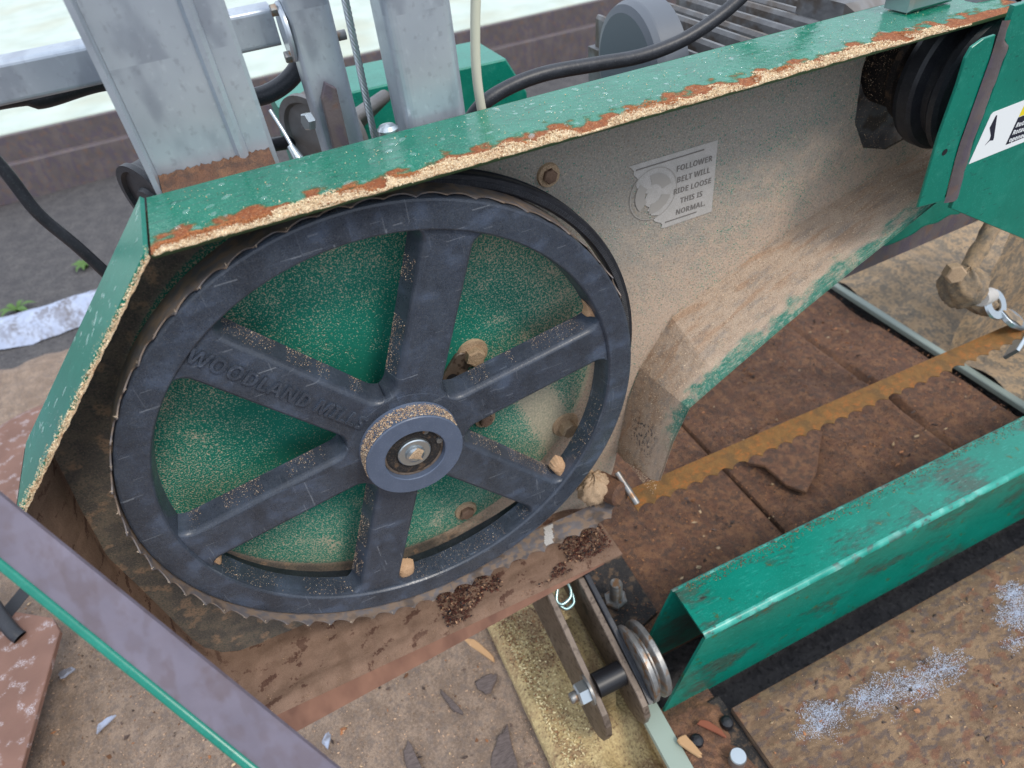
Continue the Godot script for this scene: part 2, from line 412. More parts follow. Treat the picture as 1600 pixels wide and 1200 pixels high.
# profile of (radius, height along axis) turned round local z; round in angle, crisp along the profile
func lathe(st: SurfaceTool, prof: Array, seg: int, xf := Transform3D.IDENTITY):
	for k in prof.size() - 1:
		var a: Vector2 = prof[k]
		var b: Vector2 = prof[k + 1]
		var n2 := Vector2(b.y - a.y, -(b.x - a.x)).normalized()
		for i in seg:
			var t0 := TAU * i / seg
			var t1 := TAU * (i + 1) / seg
			var q := [[a, t0], [b, t0], [b, t1], [a, t0], [b, t1], [a, t1]]
			for e in q:
				var d := Vector3(cos(e[1]), sin(e[1]), 0)
				st.set_normal((xf.basis * (d * n2.x + Vector3(0, 0, n2.y))).normalized())
				st.add_vertex(xf * (d * e[0].x + Vector3(0, 0, e[0].y)))
# polygon extruded along local z, rim of width b chamfered on the +z side (and on -z if both)
func prism(st: SurfaceTool, poly: PackedVector2Array, z0: float, z1: float, xf := Transform3D.IDENTITY, b := 0.0, both := false):
	st.set_smooth_group(-1)
	if Geometry2D.is_polygon_clockwise(poly):
		poly = poly.duplicate()
		poly.reverse()
	var n := poly.size()
	var ins := PackedVector2Array()
	for i in n:
		var e0 := (poly[i] - poly[(i + n - 1) % n]).normalized()
		var e1 := (poly[(i + 1) % n] - poly[i]).normalized()
		var m := (Vector2(-e0.y, e0.x) + Vector2(-e1.y, e1.x))
		m = m / maxf(0.35, m.length_squared()) * 2.0
		ins.append(poly[i] + m * b)
	var rings := []
	if both and b > 0.0:
		rings.append([ins, z0])
		rings.append([poly, z0 + b])
	else:
		rings.append([poly, z0])
	if b > 0.0:
		rings.append([poly, z1 - b])
		rings.append([ins, z1])
	else:
		rings.append([poly, z1])
	for k in rings.size() - 1:
		var A: PackedVector2Array = rings[k][0]
		var B: PackedVector2Array = rings[k + 1][0]
		for i in n:
			var j := (i + 1) % n
			quad(st, xf * Vector3(A[i].x, A[i].y, rings[k][1]), xf * Vector3(B[i].x, B[i].y, rings[k + 1][1]), xf * Vector3(B[j].x, B[j].y, rings[k + 1][1]), xf * Vector3(A[j].x, A[j].y, rings[k][1]))
	for cap in [rings[0], rings[rings.size() - 1]]:
		var P: PackedVector2Array = cap[0]
		var ids := Geometry2D.triangulate_polygon(P)
		var top: bool = cap[1] > (z0 + z1) * 0.5
		for i in range(0, ids.size(), 3):
			var a := xf * Vector3(P[ids[i]].x, P[ids[i]].y, cap[1])
			var c := xf * Vector3(P[ids[i + 1]].x, P[ids[i + 1]].y, cap[1])
			var d := xf * Vector3(P[ids[i + 2]].x, P[ids[i + 2]].y, cap[1])
			var up: bool = (c - a).cross(d - a).dot(xf.basis.z) > 0
			if up == top:
				tri(st, a, d, c)
			else:
				tri(st, a, c, d)
func rect(w: float, h: float) -> PackedVector2Array:
	return PackedVector2Array([Vector2(-w / 2, -h / 2), Vector2(w / 2, -h / 2), Vector2(w / 2, h / 2), Vector2(-w / 2, h / 2)])
func round_rect(w: float, h: float, r: float, n := 4) -> PackedVector2Array:
	var o := PackedVector2Array()
	for k in 4:
		var cx := (w / 2 - r) * (1 if k == 0 or k == 3 else -1)
		var cy := (h / 2 - r) * (1 if k < 2 else -1)
		for i in n + 1:
			var t := PI / 2 * (k + float(i) / n)
			o.append(Vector2(cx + r * cos(t), cy + r * sin(t)))
	return o
func ngon(n: int, r: float, turn := 0.0) -> PackedVector2Array:
	var o := PackedVector2Array()
	for i in n:
		o.append(Vector2(r, 0).rotated(turn + TAU * i / n))
	return o
func box(st: SurfaceTool, a: Vector3, b: Vector3, bev := 0.001):
	var s := b - a
	prism(st, rect(s.x, s.y), -s.z / 2, s.z / 2, Transform3D(Basis.IDENTITY, (a + b) / 2), minf(bev, minf(s.x, minf(s.y, s.z)) * 0.3), true)
# an axis frame whose local z runs along dir
func along(at: Vector3, dir: Vector3) -> Transform3D:
	var z := dir.normalized()
	var x := Vector3.UP.cross(z)
	if x.length() < 0.01:
		x = Vector3.RIGHT
	x = x.normalized()
	return Transform3D(Basis(x, z.cross(x), z), at)
func curve(pts: Array, step := 0.004) -> PackedVector3Array:
	var c := Curve3D.new()
	c.bake_interval = step
	for i in pts.size():
		var a: Vector3 = pts[maxi(i - 1, 0)]
		var b: Vector3 = pts[mini(i + 1, pts.size() - 1)]
		var t := (b - a) / 6.0
		c.add_point(pts[i], -t, t)
	return c.get_baked_points()
func tube(st: SurfaceTool, pts: PackedVector3Array, r: float, sides := 12):
	var n := pts.size()
	var rings := []
	var x := Vector3.ZERO
	for i in n:
		var d := (pts[mini(i + 1, n - 1)] - pts[maxi(i - 1, 0)]).normalized()
		if x == Vector3.ZERO:
			x = along(Vector3.ZERO, d).basis.x
		x = (x - d * x.dot(d)).normalized()
		rings.append([pts[i], x, d.cross(x)])
	for i in n - 1:
		for k in sides:
			var t0 := TAU * k / sides
			var t1 := TAU * (k + 1) / sides
			for e in [[i, t0], [i + 1, t0], [i + 1, t1], [i, t0], [i + 1, t1], [i, t1]]:
				var q: Array = rings[e[0]]
				var nn: Vector3 = q[1] * cos(e[1]) + q[2] * sin(e[1])
				st.set_normal(nn)
				st.add_vertex(q[0] + nn * r)
	for e in [0, n - 1]:
		var q: Array = rings[e]
		var nn: Vector3 = q[1].cross(q[2]) * (-1.0 if e == 0 else 1.0)
		for k in sides:
			var t0 := TAU * k / sides
			var t1 := TAU * (k + 1) / sides
			st.set_normal(nn)
			st.add_vertex(q[0])
			st.add_vertex(q[0] + (q[1] * cos(t0) + q[2] * sin(t0)) * r)
			st.add_vertex(q[0] + (q[1] * cos(t1) + q[2] * sin(t1)) * r)

# ------------------------------------------------------------------ object helpers
func numbered(called: String) -> String:
	if not used.has(called):
		used[called] = 0
		return called
	used[called] += 1
	return "%s_%03d" % [called, used[called]]
func tag(o: Node, label: String, category: String, group := "", kind := ""):
	o.set_meta("label", label)
	o.set_meta("category", category)
	if group:
		o.set_meta("group", group)
	if kind:
		o.set_meta("kind", kind)
func thing(called: String, label: String, category: String, at := Vector3.ZERO, group := "") -> Node3D:
	var o := Node3D.new()
	o.name = numbered(called)
	o.position = at
	add_child(o)
	tag(o, label, category, group)
	return o
# one named mesh; vertices are in world space and are moved into the parent's frame
func obj(called: String, st: SurfaceTool, m: Material, parent: Node3D = null, normals := true) -> MeshInstance3D:
	if normals:
		st.generate_normals()
	var o := MeshInstance3D.new()
	o.mesh = st.commit()
	o.material_override = m
	if parent == null:
		o.name = numbered(called)
		add_child(o)
	else:
		o.name = called
		var p: Node3D = parent
		var off := Vector3.ZERO
		while p != self:
			off += p.position
			p = p.get_parent()
		o.position = -off
		parent.add_child(o, true)
	return o
func one(called: String, label: String, category: String, st: SurfaceTool, m: Material, group := "", kind := "", normals := true) -> MeshInstance3D:
	var o := obj(called, st, m, null, normals)
	tag(o, label, category, group, kind)
	return o
func text(s: String, cap: float, depth: float) -> TextMesh:
	var t := TextMesh.new()
	t.text = s
	t.font = font
	t.font_size = 64
	t.pixel_size = cap / (64.0 * 0.72)
	t.depth = depth
	t.curve_step = 2.0
	return t
func lettering(called: String, s: String, cap: float, depth: float, m: Material, parent: Node3D, xf: Transform3D):
	var o := MeshInstance3D.new()
	o.name = called
	o.mesh = text(s, cap, depth)
	o.material_override = m
	parent.add_child(o, true)
	o.transform = xf
func hexbolt(st: SurfaceTool, at: Vector3, dir: Vector3, r: float, h: float, turn := 0.2):
	prism(st, ngon(6, r, turn), 0.0, h, along(at, dir), r * 0.14)

# ------------------------------------------------------------------ grains
func flake() -> ArrayMesh:
	var st := surf()
	st.set_smooth_group(-1)
	var p := [Vector3(0.5, 0.05, 0), Vector3(-0.45, 0.0, 0.1), Vector3(0.05, 0.08, 0.42), Vector3(-0.1, -0.05, -0.4), Vector3(0, 0.24, 0), Vector3(0.03, -0.22, 0)]
	var ring := [0, 2, 1, 3]
	for k in 4:
		var a: int = ring[k]
		var b: int = ring[(k + 1) % 4]
		tri(st, p[a], p[4], p[b])
		tri(st, p[a], p[b], p[5])
	st.generate_normals()
	return st.commit()
var flake_mesh: ArrayMesh
var grain_mat: StandardMaterial3D
# list of [position, up, size, linear colour]
func grains(called: String, label: String, category: String, list: Array, parent: Node3D = null):
	var mm := MultiMesh.new()
	mm.transform_format = MultiMesh.TRANSFORM_3D
	mm.use_colors = true
	mm.mesh = flake_mesh
	mm.instance_count = list.size()
	for i in list.size():
		var g: Array = list[i]
		var b := Basis(Vector3(rng.randf_range(-1, 1), rng.randf_range(-1, 1), rng.randf_range(-1, 1)).normalized(), rng.randf() * TAU)
		var s: float = g[2]
		b = b.scaled_local(Vector3(s * rng.randf_range(0.8, 1.7), s, s * rng.randf_range(0.6, 1.0)))
		mm.set_instance_transform(i, Transform3D(b, g[0]))
		mm.set_instance_color(i, g[3])
	var o := MultiMeshInstance3D.new()
	o.multimesh = mm
	o.material_override = grain_mat
	o.name = numbered(called)
	add_child(o)
	tag(o, label, category, "", "stuff")
func lin(r: float, g: float, b: float, vary := 0.12) -> Color:
	var k := 1.0 + rng.randf_range(-vary, vary)
	return Color(r / 255.0 * k, g / 255.0 * k, b / 255.0 * k).srgb_to_linear()
func cream() -> Color:
	var t := rng.randf()
	if t < 0.6:
		return lin(236, 218, 184)
	if t < 0.88:
		return lin(214, 184, 146)
	return lin(150, 112, 80)
func tan_dust() -> Color:
	var t := rng.randf()
	if t < 0.5:
		return lin(190, 162, 134)
	if t < 0.8:
		return lin(160, 134, 110)
	return lin(214, 196, 168)
func brown_dust() -> Color:
	var t := rng.randf()
	if t < 0.5:
		return lin(112, 78, 58)
	if t < 0.8:
		return lin(82, 58, 48)
	return lin(160, 112, 74)

# ------------------------------------------------------------------ scene
func _ready():
	rng.seed = 20240117
	# --- camera
	var cam := Camera3D.new()
	cam.name = "camera"
	cam.position = Vector3(-0.0512, 0.4540, 0.4485)
	cam.rotation_order = EULER_ORDER_YXZ
	cam.rotation_degrees = Vector3(-41.924, -19.489, -7.331)
	cam.fov = 59.34
	cam.near = 0.02
	cam.far = 60.0
	var lens := CameraAttributesPhysical.new()
	lens.frustum_focal_length = 21.063
	lens.frustum_focus_distance = 0.62
	lens.frustum_near = 0.02
	lens.frustum_far = 60.0
	lens.exposure_aperture = 6.0
	cam.attributes = lens
	add_child(cam)
	cam.current = true
	# --- sky, overcast
	var we := WorldEnvironment.new()
	we.name = "environment"
	var env := Environment.new()
	env.background_mode = Environment.BG_SKY
	var sm := ProceduralSkyMaterial.new()
	sm.sky_top_color = c8(226, 236, 252)
	sm.sky_horizon_color = c8(172, 180, 192)
	sm.sky_curve = 0.35
	sm.ground_bottom_color = c8(84, 80, 78)
	sm.ground_horizon_color = c8(120, 120, 122)
	sm.sun_angle_max = 0.0
	var sky := Sky.new()
	sky.sky_material = sm
	env.sky = sky
	env.tonemap_mode = Environment.TONE_MAPPER_LINEAR
	env.tonemap_exposure = 1.82
	env.sdfgi_enabled = true
	env.ssao_enabled = true
	env.ssil_enabled = true
	we.environment = env
	add_child(we)
	var sun := DirectionalLight3D.new()
	sun.name = "sun"
	sun.light_energy = 0.35
	sun.light_color = Color(1.0, 0.97, 0.93)
	sun.light_angular_distance = 14.0
	sun.shadow_enabled = true
	sun.rotation_degrees = Vector3(-52, 28, 0)
	add_child(sun)
	# --- shared things
	font = SystemFont.new()
	font.font_names = PackedStringArray(["Droid Sans"])
	font.font_weight = 700
	make_materials()
	flake_mesh = flake()
	grain_mat = StandardMaterial3D.new()
	grain_mat.vertex_color_use_as_albedo = true
	grain_mat.roughness = 0.95
	setting()
	housing()
	wheel()
	blades()
	clutch()
	cover()
	channel_and_bed()
	bracket()
	behind()
	near_things()
	small_things()

func setting():
	var st := surf()
	grid(st, 40, 40, func(u: float, v: float):
		var x := -7.0 + 14.0 * u
		var z := 2.5 - 12.0 * v
		return Vector3(x, -0.545 + 0.03 * (nz(NA, x * 60 + 900, z * 60 + 900) - 0.5), z))
	one("ground", "dark bare soil behind and under the sawmill", "ground", st, M.soil, "", "structure")
	# trodden sawdust round the near end of the log bed
	st = surf()
	grid(st, 190, 190, func(u: float, v: float):
		var x := -1.75 + 2.07 * u
		var z := -1.45 + 2.45 * v
		var e := minf(minf(x + 1.75, 0.32 - x), minf(z + 1.45, 1.0 - z))
		var h := 0.012 * (nz(NB, x * 230 + 700, z * 230 + 700) - 0.5) + 0.018 * (nz(NA, x * 160 + 600, z * 160 + 600) - 0.5)
		var y := -0.515 + h - 0.09 * sst(0.22, 0.0, e + 0.10 * (nz(NB, x * 90 + 600, z * 90 + 600) - 0.5))
		if x > 0.19:
			y = lerpf(y, -0.56, sst(0.19, 0.23, x) * sst(0.09, 0.12, z))
		return Vector3(x, y, z))
	one("sawdust_ground", "brown trodden sawdust covering the ground in front of the wheel housing", "sawdust", st, M.floor, "", "structure")

# ------------------------------------------------------------------ wheel housing
var lower := [Vector2(0.74, 0.118), Vector2(0.60, 0.078), Vector2(0.50, 0.028), Vector2(0.42, -0.014), Vector2(0.342, -0.059), Vector2(0.302, -0.083), Vector2(0.284, -0.130), Vector2(0.268, -0.200), Vector2(0.2655, -0.222)]
var lower_back := [Vector2(0.72, 0.086), Vector2(0.60, 0.0675), Vector2(0.505, 0.0405), Vector2(0.42, 0.009), Vector2(0.336, -0.028), Vector2(0.2955, -0.087), Vector2(0.281, -0.130), Vector2(0.268, -0.200), Vector2(0.2655, -0.222)]
func sheet(path: Array, z0: float, z1: float, t: float, called: String, m: Material, root: Node3D):
	# a strip of bent sheet metal: the path in x, y swept from z0 to z1, t thick on the outer side; uv along and across
	var st := surf()
	var n := path.size()
	var off := []
	var len := [0.0]
	for i in n:
		var a: Vector2 = path[maxi(i - 1, 0)]
		var b: Vector2 = path[mini(i + 1, n - 1)]
		var d := (b - a).normalized()
		off.append(path[i] + Vector2(d.y, -d.x) * t)
		if i > 0:
			len.append(len[i - 1] + (path[i] - path[i - 1]).length())
	st.set_smooth_group(-1)
	for i in n - 1:
		var u0: float = len[i] / len[n - 1]
		var u1: float = len[i + 1] / len[n - 1]
		for lay in [path, off]:
			var a: Vector2 = lay[i]
			var b: Vector2 = lay[i + 1]
			for e in [[a, z0, u0], [b, z0, u1], [b, z1, u1], [a, z0, u0], [b, z1, u1], [a, z1, u0]]:
				st.set_uv(Vector2(e[2], 0.0 if e[1] == z0 else 1.0))
				st.add_vertex(Vector3(e[0].x, e[0].y, e[1]))
		for zz in [z0, z1]:
			st.set_uv(Vector2(u0, 0.99))
			quad(st, Vector3(path[i].x, path[i].y, zz), Vector3(path[i + 1].x, path[i + 1].y, zz), Vector3(off[i + 1].x, off[i + 1].y, zz), Vector3(off[i].x, off[i].y, zz))
	for i in [0, n - 1]:
		quad(st, Vector3(path[i].x, path[i].y, z0), Vector3(path[i].x, path[i].y, z1), Vector3(off[i].x, off[i].y, z1), Vector3(off[i].x, off[i].y, z0))
	return obj(called, st, m, root)

func housing():
	var root := thing("wheel_housing", "open green sheet metal housing caked with sawdust around the big spoked wheel", "saw housing", Vector3(0, -0.31, -0.067))
	# back plate, notched at the top right for the clutch
	var outline := PackedVector2Array([Vector2(-0.1215, YT - 0.003), Vector2(0.551, YT - 0.003), Vector2(0.545, 0.20), Vector2(0.553, 0.145), Vector2(0.575, 0.112), Vector2(0.612, 0.100), Vector2(0.66, 0.11), Vector2(0.70, 0.13), Vector2(0.72, 0.118)])
	for p in [Vector2(0.72, 0.080), Vector2(0.60, 0.062), Vector2(0.505, 0.034), Vector2(0.42, 0.002), Vector2(0.336, -0.035), Vector2(0.293, -0.092), Vector2(0.279, -0.1275), Vector2(0.268, -0.20), Vector2(0.262, -0.240), Vector2(0.245, -0.309), Vector2(-0.25, -0.309), Vector2(-0.283, -0.28), Vector2(-0.298, -0.24), Vector2(-0.309, -0.06), Vector2(-0.283, 0.092)]:
		outline.append(p)
	var ids := Geometry2D.triangulate_polygon(outline)
	var st := surf()
	st.set_smooth_group(-1)
	for zz in [ZP, ZP - 0.003]:
		for i in ids:
			st.set_uv(Vector2((outline[i].x + 0.32) / 1.05, (0.262 - outline[i].y) / 0.5925))
			st.add_vertex(Vector3(outline[i].x, outline[i].y, zz))
	for i in outline.size():
		var a := outline[i]
		var b := outline[(i + 1) % outline.size()]
		quad(st, Vector3(a.x, a.y, ZP), Vector3(b.x, b.y, ZP), Vector3(b.x, b.y, ZP - 0.003), Vector3(a.x, a.y, ZP - 0.003))
	var bp := obj("back_plate", st, M.plate, root)
	# top flange, its wet upper face
	st = surf()
	grid(st, 120, 10, func(u: float, v: float):
		var x := -0.1225 + 0.76 * u
		return Vector3(x, YT + 0.0006 * (nz(NA, x * 300 + 400, v * 40) - 0.5), lerpf(ZP - 0.004, ZF, v)))
	for q in [[ZF, YT], [ZP - 0.004, YT]]:
		quad(st, Vector3(-0.1225, YT, q[0]), Vector3(0.6375, YT, q[0]), Vector3(0.6375, YT - 0.003, q[0]), Vector3(-0.1225, YT - 0.003, q[0]))
	quad(st, Vector3(-0.1225, YT - 0.003, ZF), Vector3(0.6375, YT - 0.003, ZF), Vector3(0.6375, YT - 0.003, ZP), Vector3(-0.1225, YT - 0.003, ZP))
	obj("top_flange", st, M.flange, root)
	# slanted left flange, then the lower left wall
	sheet([Vector2(-0.2875, 0.088), Vector2(-0.1240, YT)], ZP - 0.004, ZF, -0.003, "side_flange", M.green, root)
	# bottom flange under a bed of sawdust, curving up into the left wall
	var trough := [Vector2(0.222, -0.3105), Vector2(0.16, -0.3105), Vector2(0.10, -0.3105), Vector2(0.04, -0.3105), Vector2(-0.02, -0.3105), Vector2(-0.08, -0.3105), Vector2(-0.14, -0.3105), Vector2(-0.20, -0.3105), Vector2(-0.236, -0.3105), Vector2(-0.262, -0.3035), Vector2(-0.283, -0.287), Vector2(-0.296, -0.262), Vector2(-0.301, -0.234), Vector2(-0.3055, -0.15), Vector2(-0.311, -0.061), Vector2(-0.3015, 0.01), Vector2(-0.2885, 0.0875)]
	for lay in [0.0, 0.003]:
		st = surf()
		grid(st, 140, 24, func(u: float, v: float):
			var k := u * (trough.size() - 1)
			var i := mini(int(k), trough.size() - 2)
			var a: Vector2 = trough[i]
			var b: Vector2 = trough[i + 1]
			var o := a.lerp(b, k - i)
			var q0: Vector2 = trough[maxi(i - 1, 0)].lerp(a, k - i)
			var q1: Vector2 = b.lerp(trough[mini(i + 2, trough.size() - 1)], k - i)
			var d := (q1 - q0).normalized()
			var nn := Vector2(d.y, -d.x)
			var z := lerpf(ZP, ZF, v)
			var edge := sst(0.0, 0.04, u) * sst(1.0, 0.86, v)
			var h := edge * 0.007 * (0.2 + nz(NA, u * 500, z * 2500 + 900)) * sst(0.62, 0.45, u) + edge * 0.0015 * nz(NB, u * 500, z * 2500 + 900) + 0.012 * sst(0.8, 0.1, v) * sst(0.0, 0.05, u)
			if lay > 0.0:
				h = -lay
			o += nn * h
			return Vector3(o.x, o.y, z))
		if lay == 0.0:
			quad(st, Vector3(0.222, -0.3135, ZF), Vector3(0.222, -0.3105, ZF), Vector3(0.222, -0.3105, ZP), Vector3(0.222, -0.3135, ZP))
			for k in trough.size() - 1:
				var a: Vector2 = trough[k]
				var b: Vector2 = trough[k + 1]
				quad(st, Vector3(a.x, a.y, ZF), Vector3(b.x, b.y, ZF), Vector3(b.x, b.y - 0.003, ZF), Vector3(a.x, a.y - 0.003, ZF))
			obj("bottom_flange", st, M.muck, root)
		else:
			obj("bottom_flange_underside", st, M.rust, root)
	# rusty lip bent down along the near edge of the bottom flange
	st = surf()
	grid(st, 60, 3, func(u: float, v: float):
		var x := -0.236 + 0.43 * u
		var w := 0.016 * (1.0 - u) + 0.002
		return Vector3(x, -0.3105 - 0.0005 - 0.022 * v * (1.0 - u), ZF + w * v))
	obj("bent_lip", st, M.brown_lip, root)
	# lower right flange that carries the chute
	st = surf()
	var seg := []
	for i in lower.size() - 1:
		for k in 8:
			seg.append([lower_back[i].lerp(lower_back[i + 1], k / 8.0), lower[i].lerp(lower[i + 1], k / 8.0)])
	seg.append([lower_back[lower.size() - 1], lower[lower.size() - 1]])
	var n := seg.size()
	for lay in [0.0, 0.003]:
		st.set_smooth_group(-1)
		for i in n - 1:
			var fa: Vector2 = seg[i][1]
			var fb: Vector2 = seg[i + 1][1]
			var d: Vector2 = Vector2(-(fb - fa).y, (fb - fa).x).normalized() * lay
			# the free end is cut back towards the plate
			var za: float = ZF
			var zb: float = ZF
			if fa.y < -0.198:
				za = ZF - 0.070 * pow((-0.198 - fa.y) / 0.024, 0.7)
			if fb.y < -0.198:
				zb = ZF - 0.070 * pow((-0.198 - fb.y) / 0.024, 0.7)
			for k in 6:
				var s0 := k / 6.0
				var s1 := (k + 1) / 6.0
				for e in [[i, za, s0], [i + 1, zb, s0], [i + 1, zb, s1], [i, za, s0], [i + 1, zb, s1], [i, za, s1]]:
					var ez: float = lerpf(ZP - 0.002, e[1], e[2])
					var t: float = (ez - ZP) / (ZF - ZP)
					var o: Vector2 = seg[e[0]][0].lerp(seg[e[0]][1], t) + d
					st.set_uv(Vector2(float(e[0]) / (n - 1), t))
					st.add_vertex(Vector3(o.x, o.y, ez))
	obj("chute_flange", st, M.chute, root)
	# bolts through the back plate
	for q in [[Vector3(0.093, 0.024, ZP), 0.0105, 0.010], [Vector3(0.192, -0.131, ZP), 0.011, 0.012], [Vector3(0.190, 0.188, ZP), 0.007, 0.004], [Vector3(0.094, -0.070, ZP), 0.008, 0.006], [Vector3(0.05, -0.21, ZP), 0.009, 0.006]]:
		st = surf()
		lathe(st, [Vector2(0.0, 0.003), Vector2(q[1] * 1.5, 0.003), Vector2(q[1] * 1.6, 0.0)], 24, along(q[0], Vector3.BACK))
		var b := obj("bolt", st, M.dust, root, false)
		st = surf()
		hexbolt(st, q[0] + Vector3(0, 0, 0.003), Vector3.BACK, q[1], q[2])
		obj("head", st, M.muck if q[2] < 0.0095 else M.dust, b)
	# slotted adjuster below the upper bolt
	st = surf()
	prism(st, round_rect(0.022, 0.040, 0.008), 0.0, 0.004, Transform3D(Basis(Vector3.BACK, -0.7), Vector3(0.074, 0.012, ZP)), 0.001)
	obj("adjuster", st, M.raw, root)
	st = surf()
	lathe(st, [Vector2(0.0, 0.0005), Vector2(0.006, 0.0005)], 20, Transform3D(Basis.IDENTITY, Vector3(0.066, 0.004, ZP + 0.004)))
	obj("slot", st, M.black, root, false)
	# belt notice, half hidden by sawdust
	var lab := Node3D.new()
	lab.name = "notice"
	lab.set_meta("label", "dusty white notice about the follower belt on the back plate")
	root.add_child(lab)
	lab.position = Vector3(0.305, 0.1335, ZP + 0.0006) - root.position
	st = surf()
	st.set_smooth_group(-1)
	var card := PackedVector2Array([Vector2(0.3735, 0.1725), Vector2(0.3755, 0.0955), Vector2(0.318, 0.0948)])
	for k in 26:
		var f := k / 25.0
		card.append(Vector2(lerpf(0.314, 0.272, f) + rng.randf_range(-0.005, 0.005), lerpf(0.0960, 0.1728, f)))
	var cid := Geometry2D.triangulate_polygon(card)
	for k in range(0, cid.size(), 3):
		tri(st, Vector3(card[cid[k]].x, card[cid[k]].y, ZP + 0.0007), Vector3(card[cid[k + 1]].x, card[cid[k + 1]].y, ZP + 0.0007), Vector3(card[cid[k + 2]].x, card[cid[k + 2]].y, ZP + 0.0007))
	obj("card", st, M.label, lab)
	var lines := ["FOLLOWER", "BELT WILL", "RIDE LOOSE", "THIS IS", "NORMAL."]
	for i in 5:
		lettering("lettering", lines[i], 0.0058, 0.0002, M.label_ink, lab, Transform3D(Basis.IDENTITY, Vector3(0.3480, 0.1555 - 0.0118 * i, ZP + 0.0010) - lab.position - root.position))
	st = surf()
	for rr in [0.0262]:
		lathe(st, [Vector2(rr, 0.0), Vector2(rr + 0.0010, 0.0)], 48, Transform3D(Basis.IDENTITY, Vector3(0.302, 0.137, ZP + 0.0010)))
	obj("wheel_drawing", st, M.label_grey, lab, false)
	st = surf()
	for k in 3:
		var a0 := -0.9 + k * TAU / 3 + 1.2
		st.set_smooth_group(-1)
		for i in 6:
			var t0 := a0 + i * 0.25
			var t1 := t0 + 0.25
			var c := Vector3(0.302, 0.137, ZP + 0.0010)
			quad(st, c + Vector3(cos(t0), sin(t0), 0) * 0.010, c + Vector3(cos(t0), sin(t0), 0) * 0.021, c + Vector3(cos(t1), sin(t1), 0) * 0.021, c + Vector3(cos(t1), sin(t1), 0) * 0.010)
	obj("wheel_drawing", st, M.label_grey, lab)
	for q in [[0.281, 0.1665, 0.358, 0.1668], [0.318, 0.1005, 0.356, 0.1008]]:
		st = surf()
		box(st, Vector3(q[0], q[1], ZP + 0.0009), Vector3(q[2], q[3] + 0.001, ZP + 0.0012), 0.00005)
		obj("rule", st, M.label_ink, lab)

# ------------------------------------------------------------------ the wheel
func spoke(th: float, phase_z: float) -> SurfaceTool:
	var st := surf()
	var ex := Vector3(cos(th), sin(th), 0)
	var ey := Vector3(-sin(th), cos(th), 0)
	var w0 := 0.0215
	var rf := 0.014
	var rh := 0.016
	var ur := sqrt(0.2140 * 0.2140 - w0 * w0)
	var uc := (w0 + rh) * 1.7320508
	var width := func(u: float) -> float:
		var w := w0
		if u > ur - rf:
			var d := minf(u - (ur - rf), rf * 0.98)
			w = w0 + rf - sqrt(rf * rf - d * d)
		elif u < uc:
			var d := minf(uc - u, rh)
			w = minf(w0 + rh - sqrt(maxf(0.0, rh * rh - d * d)), u * 0.57735)
		return w
	var us := []
	var u := 0.026
	while u < 0.2165:
		us.append(u)
		u += 0.0012 if (u > 0.19 or u < 0.07) else 0.006
	us.append(0.2165)
	var nu := us.size() - 1
	grid(st, nu, 12, func(a: float, b: float) -> Vector3:
		var uu: float = us[int(round(a * nu))]
		var w: float = width.call(uu)
		var wb := minf(w + 0.0055, uu * 0.57735) if uu < uc else w + 0.0055
		var zf := phase_z
		var k := int(round(b * 12))
		var s := -1.0 if k < 6 else 1.0
		var kk := k if k <= 6 else 12 - k
		var bev := minf(0.0042, w * 0.4)
		var q: Vector2
		match kk:
			0: q = Vector2(wb, -0.026)
			1: q = Vector2(w + 0.0006, zf - 0.0050)
			2: q = Vector2(w - bev * 0.08, zf - 0.0030)
			3: q = Vector2(w - bev * 0.36, zf - 0.0011)
			4: q = Vector2(w - bev * 0.8, zf - 0.0002)
			5: q = Vector2(w - bev * 1.2, zf)
			_: q = Vector2(0, zf)
		return ex * uu + ey * q.x * s + Vector3(0, 0, q.y), [1, 2, 2, 2, 3, 4, 4, 5, 6, 6, 6, 7])
	return st

